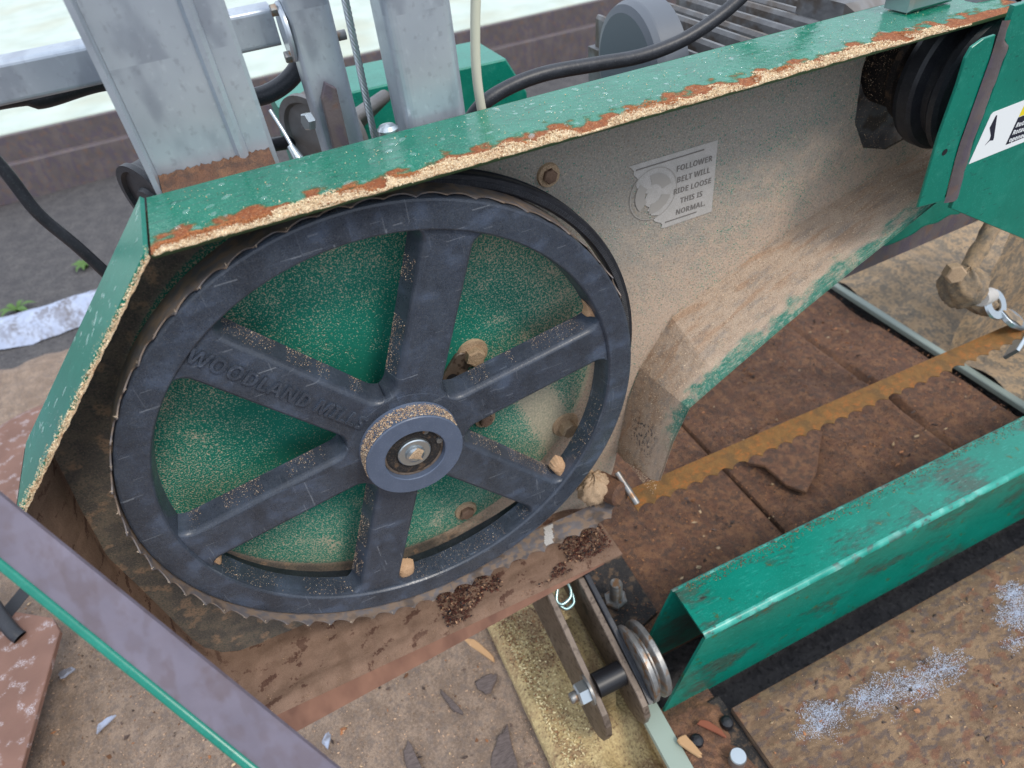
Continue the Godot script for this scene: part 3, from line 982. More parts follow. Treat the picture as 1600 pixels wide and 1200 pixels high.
func wheel():
	var root := thing("band_wheel", "large black six spoked cast wheel inside the green housing", "wheel")
	var st := surf()
	lathe(st, [Vector2(0.2110, -0.0255), Vector2(0.2130, -0.006), Vector2(0.2138, -0.0022), Vector2(0.2150, -0.0004), Vector2(0.2160, 0.0), Vector2(0.2375, 0.0), Vector2(0.2393, -0.0006), Vector2(0.2400, -0.0022), Vector2(0.2400, -0.0245), Vector2(0.2390, -0.0255), Vector2(0.2110, -0.0255)], 200)
	obj("rim", st, M.cast, root, false)
	for k in 6:
		obj("spoke", spoke(PH - k * PI / 3, -0.0035), M.cast, root)
	# hub with its bearing
	st = surf()
	lathe(st, [Vector2(0.0600, -0.0245), Vector2(0.0585, -0.0058), Vector2(0.0572, -0.0036), Vector2(0.0560, -0.0032), Vector2(0.045, -0.0030)], 96)
	obj("hub_plate", st, M.cast, root, false)
	st = surf()
	lathe(st, [Vector2(0.020, -0.03), Vector2(0.0500, -0.030), Vector2(0.0500, -0.0065), Vector2(0.0478, -0.0035), Vector2(0.0463, 0.001), Vector2(0.0463, 0.0158), Vector2(0.0454, 0.0167), Vector2(0.0296, 0.0167), Vector2(0.0288, 0.0160), Vector2(0.0288, 0.008)], 96)
	obj("hub", st, M.cast_edge, root, false)
	st = surf()
	lathe(st, [Vector2(0.0288, 0.0088), Vector2(0.0262, 0.0088), Vector2(0.0262, 0.0100), Vector2(0.0245, 0.0104), Vector2(0.0178, 0.0104), Vector2(0.0172, 0.0096), Vector2(0.0155, 0.0096)], 72)
	var be := obj("bearing", st, M.soot, root, false)
	st = surf()
	lathe(st, [Vector2(0.0262, 0.0102), Vector2(0.0284, 0.0108), Vector2(0.0288, 0.0092)], 72)
	obj("snap_ring", st, M.raw, be, false)
	for t in [0.95, 0.12]:
		st = surf()
		var c := Vector3(cos(t), sin(t), 0) * 0.0255
		lathe(st, [Vector2(0.0, 0.0126), Vector2(0.0014, 0.0126), Vector2(0.0030, 0.0126), Vector2(0.0030, 0.0100)], 16, Transform3D(Basis.IDENTITY, c))
		obj("snap_ring_eye", st, M.steel, be, false)
	st = surf()
	lathe(st, [Vector2(0.0158, 0.0090), Vector2(0.0158, 0.0122), Vector2(0.0148, 0.0130), Vector2(0.0095, 0.0130)], 48)
	lathe(st, [Vector2(0.0095, 0.0130), Vector2(0.0085, 0.0155), Vector2(0.0060, 0.0168), Vector2(0.0, 0.0172)], 48)
	obj("shaft_bolt", st, M.bright, root, false)
	st = surf()
	prism(st, PackedVector2Array([Vector2(-0.007, 0.001), Vector2(-0.002, 0.006), Vector2(0.004, 0.008), Vector2(0.008, 0.003), Vector2(0.004, -0.002), Vector2(0.005, -0.007), Vector2(0.0, -0.003)]), 0.0158, 0.0182, Transform3D.IDENTITY, 0.0006)
	obj("grease_lump", st, M.dust, root)
	# raised maker's name along the upper left spoke
	var th := PH + PI / 3
	var e := Vector3(-cos(th), -sin(th), 0)
	lettering("lettering", "WOODLAND MILLS", 0.0130, 0.0040, M.cast, root, Transform3D(Basis(e, Vector3(-e.y, e.x, 0), Vector3.BACK), Vector3(cos(th), sin(th), 0) * 0.134 + Vector3(0, 0, -0.0033)))
	# V belt that rides loose behind the blade
	st = surf()
	var path := []
	for i in 161:
		var t := TAU * i / 160
		var d := Vector2(cos(t), sin(t))
		# distance from wheel centre to the slack circle
		var c := Vector2(0.0232, 0.0085)
		var bq := d.dot(c)
		var rr := bq + sqrt(maxf(0, bq * bq - c.length_squared() + 0.2225 * 0.2225))
		path.append(d * maxf(rr, 0.2185))
	var prof := [Vector2(0.0, -0.006), Vector2(0.0, 0.006), Vector2(0.0065, 0.0085), Vector2(0.0105, 0.0085), Vector2(0.0115, 0.0060), Vector2(0.0105, 0.0045), Vector2(0.0105, -0.0045), Vector2(0.0115, -0.0060), Vector2(0.0105, -0.0085), Vector2(0.0065, -0.0085)]
	for i in 160:
		var a: Vector2 = path[i]
		var b: Vector2 = path[i + 1]
		for k in prof.size():
			var p: Vector2 = prof[k]
			var q: Vector2 = prof[(k + 1) % prof.size()]
			var f := func(w: Vector2, h: Vector2) -> Vector3:
				var v := w + w.normalized() * h.x
				return Vector3(v.x, v.y, -0.0345 + h.y)
			st.set_smooth_group(k + 1)
			quad(st, f.call(a, p), f.call(b, p), f.call(b, q), f.call(a, q))
	var bt := thing("follower_belt", "slack black rubber V belt bulging past the wheel's upper right rim", "belt")
	obj("belt_body", st, M.rubber, bt)
	# cogs on the side of the belt
	st = surf()
	for i in 300:
		var t := -0.6 + 2.9 * i / 300.0
		var d := Vector2(cos(t), sin(t))
		var c := Vector2(0.0232, 0.0085)
		var bq := d.dot(c)
		var rr := maxf(bq + sqrt(maxf(0, bq * bq - c.length_squared() + 0.2225 * 0.2225)), 0.2185)
		var v := d * (rr + 0.0045)
		prism(st, rect(0.0050, 0.0026), 0.0, 0.0016, Transform3D(Basis(Vector3.BACK, t), Vector3(v.x, v.y, -0.0268)), 0.0004)
	obj("cogs", st, M.rubber, bt)

# ------------------------------------------------------------------ blades
func band(path: Array, tip: Callable, width: float, thick: float, set_by := 0.0007) -> SurfaceTool:
	# path: points in x, y at equal steps; teeth on the +z edge
	var st := surf()
	var n := path.size()
	var step: float = (path[1] - path[0]).length()
	var nrm := []
	for i in n:
		var d: Vector2 = (path[mini(i + 1, n - 1)] - path[maxi(i - 1, 0)]).normalized()
		nrm.append(Vector2(d.y, -d.x))
	var row := func(i: int) -> Array:
		var s := i * step
		var ph := fposmod(s / 0.0238, 1.0)
		# hooked tooth: steep face, curved gullet
		var h := 0.0
		if ph < 0.16:
			h = 1.0 - ph / 0.16 * 0.55
		elif ph < 0.62:
			h = 0.45 * pow(1.0 - (ph - 0.16) / 0.46, 2.0)
		else:
			h = pow((ph - 0.62) / 0.38, 1.7)
		var alt := 1.0 if int(s / 0.0238 + 0.5) % 2 == 0 else -1.0
		var zt: float = tip.call(i, n)
		return [zt - 0.0066 * (1.0 - h), alt * set_by * h, zt - width]
	for i in n - 1:
		var ra: Array = row.call(i)
		var rb: Array = row.call(i + 1)
		var pa: Vector2 = path[i]
		var pb: Vector2 = path[i + 1]
		var v := func(p: Vector2, nn: Vector2, off: float, z: float) -> Vector3:
			return Vector3(p.x + nn.x * off, p.y + nn.y * off, z)
		var na: Vector2 = nrm[i]
		var nb: Vector2 = nrm[i + 1]
		var za: float = ra[2] + width - 0.0075
		var zb: float = rb[2] + width - 0.0075
		for s in [0.0, thick]:
			st.set_smooth_group(1 if s == 0.0 else 2)
			quad(st, v.call(pa, na, s, ra[2]), v.call(pb, nb, s, rb[2]), v.call(pb, nb, s, zb), v.call(pa, na, s, za))
			quad(st, v.call(pa, na, s, za), v.call(pb, nb, s, zb), v.call(pb, nb, s + rb[1], rb[0]), v.call(pa, na, s + ra[1], ra[0]))
		st.set_smooth_group(3)
		quad(st, v.call(pa, na, ra[1], ra[0]), v.call(pb, nb, rb[1], rb[0]), v.call(pb, nb, thick + rb[1], rb[0]), v.call(pa, na, thick + ra[1], ra[0]))
		quad(st, v.call(pa, na, 0.0, ra[2]), v.call(pb, nb, 0.0, rb[2]), v.call(pb, nb, thick, rb[2]), v.call(pa, na, thick, ra[2]))
	return st

func blades():
	var path := []
	var step := 0.0015
	var x := 0.236
	while x > 0.0:
		path.append(Vector2(x, -0.2408))
		x -= step
	var t := -PI / 2
	while t > -PI * 1.5 - 1.25:
		# nearest to the wheel all round
		path.append(Vector2(cos(t), sin(t)) * 0.2408)
		t -= step / 0.2408
	var root := thing("saw_blade", "grey toothed band saw blade wrapped round the wheel rim", "saw blade", Vector3(0, -0.2408, 0))
	var n0 := int(0.236 / step)
	var st := band(path, func(i: int, n: int):
		var a := -PI / 2 if i < n0 else -PI / 2 - (i - n0) * step / 0.2408
		var z := 0.0066 + 0.0072 * cos(a + 2.04)
		# broken end runs to a point
		if i < 26:
			z -= 0.020 * pow(1.0 - i / 26.0, 1.5)
		return z, 0.0335, -0.0011)
	obj("band", st, M.blade, root)
	# white paint mark across the band
	st = surf()
	for k in 9:
		var zz := -0.0185 + k * 0.0028
		box(st, Vector3(0.131 - 0.0012 * k + rng.randf_range(-0.001, 0.001), -0.24075, zz), Vector3(0.143 - 0.0014 * k + rng.randf_range(-0.0015, 0.0015), -0.2404 + rng.randf() * 0.0002, zz + 0.0027), 0.0001)
	obj("paint_mark", st, M.label, root)
	var p2 := []
	x = 0.247
	while x < 0.98:
		p2.append(Vector2(x, -0.2412))
		x += step
	root = thing("rusty_saw_blade", "rusty orange stretch of band saw blade running right above the log bed", "saw blade", Vector3(0.6, -0.2412, 0))
	obj("band", band(p2, func(i: int, n: int): return 0.0150 + 0.004 * float(i) / n, 0.0345, 0.0011), M.blade_rust, root)

# ------------------------------------------------------------------ clutch drum behind the notch
func clutch():
	var c := Vector3(0.632, 0.187, 0)
	var root := thing("clutch_drum", "black grooved clutch drum in the dark opening at the housing's upper right", "clutch", c)
	var st := surf()
	var xf := Transform3D(Basis.IDENTITY, c)
	lathe(st, [Vector2(0.0, -0.117), Vector2(0.048, -0.117), Vector2(0.048, -0.062), Vector2(0.056, -0.060), Vector2(0.056, -0.052), Vector2(0.050, -0.050)], 64, xf)
	obj("inner_sleeve", st, M.soot, root, false)
	st = surf()
	lathe(st, [Vector2(0.050, -0.050), Vector2(0.052, -0.044), Vector2(0.070, -0.036), Vector2(0.072, -0.030), Vector2(0.072, -0.018), Vector2(0.069, -0.015), Vector2(0.060, -0.012), Vector2(0.060, -0.004), Vector2(0.067, 0.0), Vector2(0.070, 0.004), Vector2(0.070, 0.010), Vector2(0.066, 0.013), Vector2(0.045, 0.013), Vector2(0.043, 0.008), Vector2(0.020, 0.008), Vector2(0.0, 0.010)], 80, xf)
	obj("drum", st, M.rubber, root, false)
	# dark sooty well behind it
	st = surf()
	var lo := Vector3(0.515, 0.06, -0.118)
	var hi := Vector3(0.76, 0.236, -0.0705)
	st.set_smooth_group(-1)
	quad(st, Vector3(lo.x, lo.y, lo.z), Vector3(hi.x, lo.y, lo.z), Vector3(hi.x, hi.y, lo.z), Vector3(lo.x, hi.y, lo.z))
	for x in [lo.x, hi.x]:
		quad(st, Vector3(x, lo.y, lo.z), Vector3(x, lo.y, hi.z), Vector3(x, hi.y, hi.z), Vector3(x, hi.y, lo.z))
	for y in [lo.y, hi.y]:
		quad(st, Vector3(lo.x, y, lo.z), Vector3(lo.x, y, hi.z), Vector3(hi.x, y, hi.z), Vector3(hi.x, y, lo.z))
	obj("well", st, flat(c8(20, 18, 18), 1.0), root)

# ------------------------------------------------------------------ belt cover on the right
func cover():
	var root := thing("belt_cover", "flat green belt cover with a white warning sticker at the right edge", "cover", Vector3(0.6, 0.08, 0.045))
	var st := surf()
	# turned edge strip
	prism(st, PackedVector2Array([Vector2(0.5410, 0.0975), Vector2(0.5770, 0.0940), Vector2(0.5690, 0.162), Vector2(0.5715, 0.2105), Vector2(0.5700, 0.230), Vector2(0.5660, 0.251), Vector2(0.552, 0.2505), Vector2(0.541, 0.246), Vector2(0.5375, 0.238), Vector2(0.5385, 0.215), Vector2(0.5365, 0.170)]), 0.040, 0.0425, Transform3D.IDENTITY, 0.0005)
	obj("edge_strip", st, M.green, root)
	st = surf()
	lathe(st, [Vector2(0.0, 0.0428), Vector2(0.0032, 0.0428)], 20, Transform3D(Basis.IDENTITY, Vector3(0.5520, 0.1515, 0)))
	obj("bolt_hole", st, M.black, root, false)
	# rusty folded seam
	st = surf()
	grid(st, 60, 6, func(u: float, v: float):
		var y := lerpf(0.092, 0.262, u)
		var w := 0.0190 + 0.0035 * (nz(NB, u * 300, 90) - 0.5) - 0.009 * sst(0.86, 0.90, u)
		var x := 0.5685 + 0.008 * sst(0.4, 0.0, u) - 0.002 * sst(0.8, 1.0, u) + w * v
		return Vector3(x, y, 0.0432 + 0.0028 * sin(PI * v) + 0.0004 * nz(NC, u * 500, v * 60)))
	obj("rusty_seam", st, M.rust, root)
	st = surf()
	prism(st, PackedVector2Array([Vector2(0.5900, 0.082), Vector2(0.80, -0.035), Vector2(0.80, 0.275), Vector2(0.574, 0.272), Vector2(0.574, 0.248), Vector2(0.5865, 0.236), Vector2(0.5865, 0.16)]), 0.0400, 0.0445, Transform3D.IDENTITY, 0.0006)
	obj("panel", st, M.green, root)
	var stk := Node3D.new()
	stk.name = "warning_sticker"
	stk.set_meta("label", "white sticker with black blade pictogram and a black text block")
	root.add_child(stk)
	st = surf()
	var z := 0.0449
	st.set_smooth_group(-1)
	prism(st, PackedVector2Array([Vector2(0.5905, 0.1300), Vector2(0.690, 0.1345), Vector2(0.690, 0.183), Vector2(0.5985, 0.1785), Vector2(0.5960, 0.1765)]), 0.0446, z, Transform3D.IDENTITY, 0.0)
	obj("card", st, M.white, stk)
	st = surf()
	prism(st, PackedVector2Array([Vector2(0.6035, 0.1740), Vector2(0.6050, 0.1745), Vector2(0.6135, 0.1500), Vector2(0.6135, 0.1478), Vector2(0.6090, 0.1488), Vector2(0.6040, 0.1452), Vector2(0.6080, 0.1500), Vector2(0.6075, 0.1540), Vector2(0.6012, 0.1632)]), z, z + 0.0002)
	obj("pictogram", st, M.ink, stk)
	st = surf()
	prism(st, PackedVector2Array([Vector2(0.6360, 0.1375), Vector2(0.690, 0.1398), Vector2(0.690, 0.166), Vector2(0.6385, 0.1638)]), z, z + 0.0002)
	obj("text_block", st, M.ink, stk)
	st = surf()
	prism(st, PackedVector2Array([Vector2(0.6387, 0.1644), Vector2(0.690, 0.1666), Vector2(0.690, 0.180), Vector2(0.6400, 0.1760)]), z, z + 0.0002)
	obj("yellow_block", st, M.yellow, stk)
	var k := 0
	for s in ["Rotating", "Rotation", "opened"]:
		var o := MeshInstance3D.new()
		o.name = "lettering"
		var tm := text(s, 0.0042, 0.0002)
		tm.horizontal_alignment = HORIZONTAL_ALIGNMENT_LEFT
		o.mesh = tm
		o.material_override = M.white
		stk.add_child(o, true)
		o.position = Vector3(0.6395 - 0.0006 * k, 0.1560 - 0.0072 * k, z + 0.0004) - root.position
		k += 1

# ------------------------------------------------------------------ lower right: channel, log bed, plank
func channel_and_bed():
	var root := thing("cross_channel", "green open ended steel channel lying across the lower right", "steel channel", Vector3(0.5, -0.463, 0.13))
	var t := 0.0035
	# three faces of an inverted U, cut off aslant at the near end
	var face := func(n: Vector3, called: String, a: Vector3, b: Vector3, c: Vector3, d: Vector3):
		var st := surf()
		st.set_smooth_group(-1)
		for q in [Vector3.ZERO, n * t]:
			quad(st, a + q, b + q, c + q, d + q)
		var e := [a, b, c, d]
		for i in 4:
			quad(st, e[i], e[(i + 1) % 4], e[(i + 1) % 4] + n * t, e[i] + n * t)
		obj(called, st, M.green_worn, root)
	face.call(Vector3.DOWN, "top_face", Vector3(0.246, -0.30, 0.101), Vector3(1.1, -0.30, 0.101), Vector3(1.1, -0.30, 0.159), Vector3(0.244, -0.30, 0.159))
	face.call(Vector3.FORWARD, "front_face", Vector3(0.243, -0.3065, 0.1655), Vector3(1.1, -0.3065, 0.1655), Vector3(1.1, -0.463, 0.1655), Vector3(0.196, -0.463, 0.1655))
	face.call(Vector3.BACK, "back_face", Vector3(0.246, -0.3065, 0.0945), Vector3(1.1, -0.3065, 0.0945), Vector3(1.1, -0.463, 0.0945), Vector3(0.196, -0.463, 0.0945))
	# rounded bends between them
	for s in [[0.162, 1.0], [0.098, -1.0]]:
		var st := surf()
		grid(st, 40, 6, func(u: float, v: float):
			var a: float = v * PI / 2
			return Vector3(lerpf(0.244, 1.1, u), -0.3065 + 0.0065 * cos(a), s[0] + s[1] * (0.0065 * sin(a) - 0.003)))
		obj("bend", st, M.green_scuff, root)
	var dirt := []
	for i in 1800:
		var x := rng.randf_range(0.26, 0.95)
		var w := 0.004 + 0.016 * nz(NB, x * 260 + 300, 77)
		dirt.append([Vector3(x, -0.2998, 0.099 + w * pow(rng.randf(), 1.6)), Vector3.UP, rng.randf_range(0.0008, 0.0022), brown_dust()])
	grains("channel_sawdust", "brown sawdust along the rear edge of the green channel's top", "sawdust", dirt)
	# log bed: rusty boards running away from the camera
	root = thing("log_bed", "rust brown log bed under the orange blade, strewn with wet sawdust", "log bed", Vector3(0.6, -0.46, -0.2))
	var edges := [0.20, 0.515, 0.868, 1.0185]
	for i in 3:
		var st := surf()
		var x0: float = edges[i]
		var x1: float = edges[i + 1] - 0.006
		var dy: float = [-0.004, 0.0, -0.006][i]
		grid(st, 60, 100, func(u: float, v: float):
			var xx := lerpf(x0, x1, u)
			var zz := lerpf(-0.75, 0.090, v)
			var h := 0.010 * sst(0.45, 0.7, nz(NA, xx * 260 + 800, zz * 260 + 800)) + 0.006 * (nz(NB, xx * 300 + 500, zz * 300 + 500) - 0.5)
			var e := minf(minf(u, 1.0 - u) * (x1 - x0), 0.01) / 0.01
			return Vector3(xx, -0.446 + dy + h * e - 0.006 * (1.0 - e), zz))
		for q in [x0, x1]:
			quad(st, Vector3(q, -0.452 + dy, -0.75), Vector3(q, -0.452 + dy, 0.09), Vector3(q, -0.49, 0.09), Vector3(q, -0.49, -0.75))
		quad(st, Vector3(x0, -0.452 + dy, 0.09), Vector3(x1, -0.452 + dy, 0.09), Vector3(x1, -0.49, 0.09), Vector3(x0, -0.49, 0.09))
		obj("board", st, M.deck, root)
	var st := surf()
	prism(st, round_rect(0.016, 0.012, 0.003), -0.75, 0.25, Transform3D(Basis.IDENTITY, Vector3(1.021, -0.434, 0)), 0.001)
	obj("edge_strip", st, M.strip, root)
	# sawdust covered bed beyond the strip
	st = surf()
	grid(st, 50, 60, func(u: float, v: float):
		var xx := lerpf(1.030, 1.75, u)
		var zz := lerpf(-0.75, 0.25, v)
		return Vector3(xx, -0.44 + 0.03 * sst(0.4, 0.75, nz(NA, xx * 200 + 100, zz * 200 + 500)) + 0.006 * nz(NB, xx * 300, zz * 300 + 600), zz))
	obj("side_board", st, M.mixdust if M.has("mixdust") else M.dust, root)
	# the plank in front of the channel
	st = surf()
	grid(st, 90, 50, func(u: float, v: float):
		var xx := lerpf(0.272, 1.2, u)
		var zz := lerpf(0.204, 0.62, v)
		var e := minf(1.0, v * 40.0) * minf(1.0, u * 60.0)
		return Vector3(xx, -0.440 + (0.004 * (nz(NA, xx * 160 + 300, zz * 400 + 500) - 0.5) + 0.004 * nz(NB, xx * 200 + 300, zz * 500 + 500)) * e - 0.004 * (1.0 - e), zz))
	quad(st, Vector3(0.272, -0.443, 0.204), Vector3(1.2, -0.443, 0.204), Vector3(1.2, -0.50, 0.204), Vector3(0.272, -0.50, 0.204))
	quad(st, Vector3(0.272, -0.443, 0.204), Vector3(0.272, -0.443, 0.62), Vector3(0.272, -0.50, 0.62), Vector3(0.272, -0.50, 0.204))
	one("plank", "weathered brown plank with frosty snow patches in front of the green channel", "plank", st, M.plank)
	# snow on it
	var list := []
	for q in [[0.347, 0.272, 0.020, 700], [0.372, 0.262, 0.012, 300], [0.449, 0.278, 0.026, 900], [0.490, 0.286, 0.018, 600], [0.535, 0.284, 0.020, 600], [0.420, 0.268, 0.014, 300], [0.680, 0.274, 0.020, 800], [0.700, 0.250, 0.014, 500], [0.640, 0.300, 0.010, 120], [0.355, 0.250, 0.010, 120]]:
		for i in q[3] * 3:
			var a := rng.randf() * TAU
			var r: float = q[2] * 1.15 * pow(rng.randf(), 0.75) * (0.5 + 1.1 * nz(NB, cos(a) * 60 + q[0] * 4000 + 200, sin(a) * 60 + 200))
			var xx: float = q[0] + cos(a) * r * 1.5
			var zz: float = q[1] + sin(a) * r * 0.8
			list.append([Vector3(xx, -0.4378 + rng.randf() * 0.0012, zz), Vector3.UP, rng.randf_range(0.0006, 0.0015), lin(196, 203, 218, 0.08)])
	grains("snow", "patches of granular white snow on the brown plank", "snow", list)

# ------------------------------------------------------------------ roller bracket and what lies round it
func bracket():
	# side plates seen in the y, z plane
	var yz := Basis(Vector3(0, 0, 1), Vector3(0, 1, 0), Vector3(-1, 0, 0))  # local x = world z, local y = world y, local z = -x
	var root := thing("roller_bracket", "two dark steel side plates joined by a black sleeve, carrying a grooved roller", "bracket", Vector3(0.12, -0.42, 0.1))
	var plates := [
		[0.110, [Vector2(-0.06, -0.324), Vector2(0.022, -0.320), Vector2(0.145, -0.377), Vector2(0.160, -0.386), Vector2(0.169, -0.400), Vector2(0.171, -0.425), Vector2(0.163, -0.455), Vector2(0.148, -0.474), Vector2(0.130, -0.482), Vector2(0.105, -0.478), Vector2(0.075, -0.462), Vector2(-0.06, -0.440)]],
		[0.1555, [Vector2(-0.06, -0.324), Vector2(0.022, -0.320), Vector2(0.118, -0.352), Vector2(0.160, -0.366), Vector2(0.176, -0.376), Vector2(0.183, -0.392), Vector2(0.180, -0.415), Vector2(0.168, -0.432), Vector2(0.150, -0.440), Vector2(0.085, -0.424), Vector2(-0.06, -0.410)]]]
	for q in plates:
		var st := surf()
		prism(st, PackedVector2Array(q[1]), 0.0, 0.0085, Transform3D(yz, Vector3(q[0] + 0.0085, 0, 0)), 0.001, true)
		obj("side_plate", st, M.raw, root)
	var sh := Vector3(0.0, -0.372, 0.130)
	var st := surf()
	lathe(st, [Vector2(0.0, 0.0), Vector2(0.0150, 0.0), Vector2(0.0150, 0.0366), Vector2(0.0, 0.0366)], 40, along(Vector3(0.1187, sh.y, sh.z), Vector3.RIGHT))
	obj("sleeve", st, M.black, root, false)
	st = surf()
	lathe(st, [Vector2(0.0, 0.006), Vector2(0.0062, 0.006), Vector2(0.0068, 0.004), Vector2(0.0068, -0.012), Vector2(0.0, -0.012)], 24, along(Vector3(0.090, sh.y, sh.z), Vector3.LEFT))
	var bl := obj("bolt", st, M.steel, root, false)
	st = surf()
	hexbolt(st, Vector3(0.1065, sh.y, sh.z), Vector3.LEFT, 0.0145, 0.014)
	obj("nut", st, M.bright, bl)
	st = surf()
	lathe(st, [Vector2(0.0, 0.0), Vector2(0.0185, 0.0), Vector2(0.0185, 0.0030), Vector2(0.008, 0.0034)], 32, along(Vector3(0.1098, sh.y, sh.z), Vector3.LEFT))
	obj("washer", st, M.steel, bl, false)
	# grooved roller outside the right plate
	st = surf()
	var R := 0.048
	lathe(st, [Vector2(0.008, 0.0), Vector2(R - 0.002, 0.0), Vector2(R, 0.0015), Vector2(R, 0.007), Vector2(R - 0.001, 0.008), Vector2(R - 0.008, 0.0115), Vector2(R - 0.008, 0.0135), Vector2(R - 0.001, 0.017), Vector2(R, 0.018), Vector2(R, 0.0235), Vector2(R - 0.002, 0.025), Vector2(0.02, 0.025), Vector2(0.02, 0.024), Vector2(0.0, 0.024)], 72, along(Vector3(0.1715, sh.y + 0.004, sh.z), Vector3.RIGHT))
	obj("roller", st, M.steel, root, false)
	st = surf()
	hexbolt(st, Vector3(0.1962, sh.y + 0.004, sh.z), Vector3.RIGHT, 0.0135, 0.010)
	obj("bolt_head", st, M.steel, root)
	# grease rag of black fibres along the right plate
	st = surf()
	prism(st, PackedVector2Array([Vector2(-0.06, -0.322), Vector2(0.022, -0.317), Vector2(0.08, -0.334), Vector2(0.13, -0.352), Vector2(0.176, -0.378), Vector2(0.150, -0.42), Vector2(-0.06, -0.38)]), 0.0, 0.0065, Transform3D(yz, Vector3(0.1643 + 0.0067, 0, 0)), 0.001)
	obj("spacer_plate", st, M.rubber, root)
	# hole in the right plate
	st = surf()
	lathe(st, [Vector2(0.0, 0.0004), Vector2(0.0085, 0.0004)], 24, along(Vector3(0.1553, -0.366, 0.038), Vector3.LEFT))
	obj("hole", st, M.black, root, false)
	# safety clip
	st = surf()
	tube(st, curve([Vector3(0.136, -0.330, -0.012), Vector3(0.131, -0.338, 0.008), Vector3(0.123, -0.345, 0.021), Vector3(0.128, -0.348, 0.028), Vector3(0.142, -0.346, 0.024), Vector3(0.146, -0.340, 0.012), Vector3(0.139, -0.332, -0.008)], 0.002), 0.0022, 10)
	tube(st, curve([Vector3(0.125, -0.356, 0.022), Vector3(0.132, -0.360, 0.030), Vector3(0.144, -0.358, 0.028), Vector3(0.148, -0.352, 0.018)], 0.002), 0.0022, 10)
	one("safety_clip", "small bright wire safety clip bent to a triangle between the bracket plates", "clip", st, M.teal, "", "", false)
	# wooden blocks under the bracket
	st = surf()
	grid(st, 30, 70, func(u: float, v: float):
		var xx := lerpf(0.044, 0.178, u)
		var zz := lerpf(-0.09, 0.40, v)
		var e := minf(1.0, minf(u, 1.0 - u) * 14.0)
		return Vector3(xx, -0.492 + 0.007 * e * nz(NC, xx * 400, zz * 400 + 400) - 0.004 * (1.0 - e) - 0.03 * sst(0.10, 0.13, xx) * sst(0.14, 0.18, zz), zz))
	for q in [0.044, 0.178]:
		quad(st, Vector3(q, -0.496, -0.09), Vector3(q, -0.496, 0.40), Vector3(q - 0.003, -0.56, 0.40), Vector3(q - 0.003, -0.56, -0.09))
	one("wooden_block", "long yellowish chipped timber block left under the roller bracket", "timber", st, M.wood)
	st = surf()
	grid(st, 14, 30, func(u: float, v: float):
		var xx := lerpf(0.1205, 0.1535, u)
		var zz := lerpf(0.012, 0.120, v)
		var e := minf(1.0, minf(u, 1.0 - u) * 8.0)
		return Vector3(xx, -0.425 + 0.006 * e * nz(NC, xx * 500 + 200, zz * 500 + 400) - 0.003 * (1.0 - e), zz))
	for q in [0.1205, 0.1535]:
		quad(st, Vector3(q, -0.428, 0.012), Vector3(q, -0.428, 0.120), Vector3(q, -0.50, 0.120), Vector3(q, -0.50, 0.012))
	quad(st, Vector3(0.1205, -0.428, 0.120), Vector3(0.1535, -0.428, 0.120), Vector3(0.1535, -0.50, 0.120), Vector3(0.1205, -0.50, 0.120))
	one("wooden_block", "short yellowish chipped timber piece between the two bracket plates", "timber", st, M.wood)
	# black anchor plate with stud
	var flatten := Basis(Vector3.RIGHT, Vector3(0, 0, -1), Vector3.UP)
	root = thing("anchor_plate", "black steel plate with an upright threaded stud beside the bracket", "plate", Vector3(0.2, -0.43, 0))
	st = surf()
	prism(st, PackedVector2Array([Vector2(0.174, -0.078), Vector2(0.262, -0.052), Vector2(0.266, 0.062), Vector2(0.174, 0.066)]), -0.4475, -0.4395, Transform3D(flatten, Vector3.ZERO), 0.001)
	obj("plate", st, M.soot, root)
	st = surf()
	lathe(st, [Vector2(0.0085, -0.006), Vector2(0.0085, 0.043), Vector2(0.0075, 0.0445), Vector2(0.0, 0.0445)], 28, along(Vector3(0.219, -0.438, 0.010), Vector3.UP))
	for k in 15:
		lathe(st, [Vector2(0.0085, 0.008 + k * 0.0022), Vector2(0.0093, 0.0091 + k * 0.0022), Vector2(0.0085, 0.0102 + k * 0.0022)], 28, along(Vector3(0.219, -0.438, 0.010), Vector3.UP))
	var stud := obj("stud", st, M.steel, root, false)
	st = surf()
	hexbolt(st, Vector3(0.219, -0.4385, 0.010), Vector3.UP, 0.017, 0.008)
	obj("nut", st, M.steel, stud)
	# corner plate with dome bolts at the bottom edge
	root = thing("corner_plate", "dirt covered black plate with round bolt heads at the lower edge", "plate", Vector3(0.23, -0.45, 0.25))
	st = surf()
	box(st, Vector3(0.186, -0.464, 0.180), Vector3(0.2710, -0.454, 0.42), 0.0015)
	obj("plate", st, M.soot, root)
	st = surf()
	grid(st, 50, 80, func(u: float, v: float):
		var xx := lerpf(0.170, 0.266, u)
		var zz := lerpf(0.160, 0.40, v)
		var e := sst(0.0, 0.3, u) * sst(1.0, 0.75, u + 0.25 * (nz(NB, v * 200, 300) - 0.5)) * sst(0.0, 0.12, v)
		return Vector3(xx, -0.459 + e * (0.006 + 0.008 * nz(NB, xx * 500, zz * 500) + 0.004 * nz(NC, xx * 900, zz * 900)), zz))
	obj("dirt", st, M.deck, root)
	for q in [Vector3(0.257, -0.448, 0.214), Vector3(0.211, -0.446, 0.216)]:
		st = surf()
		lathe(st, [Vector2(0.0085, -0.005), Vector2(0.0085, 0.001), Vector2(0.0072, 0.0045), Vector2(0.0045, 0.0066), Vector2(0.0, 0.0074)], 28, along(q, Vector3.UP))
		obj("dome_bolt", st, M.black, root, false)
	st = surf()
	lathe(st, [Vector2(0.0100, -0.012), Vector2(0.0100, 0.014), Vector2(0.0090, 0.0155), Vector2(0.0, 0.0155)], 32, along(Vector3(0.240, -0.446, 0.255), Vector3.UP))
	obj("bolt", st, M.bright, root, false)
	# pale flat bar
	st = surf()
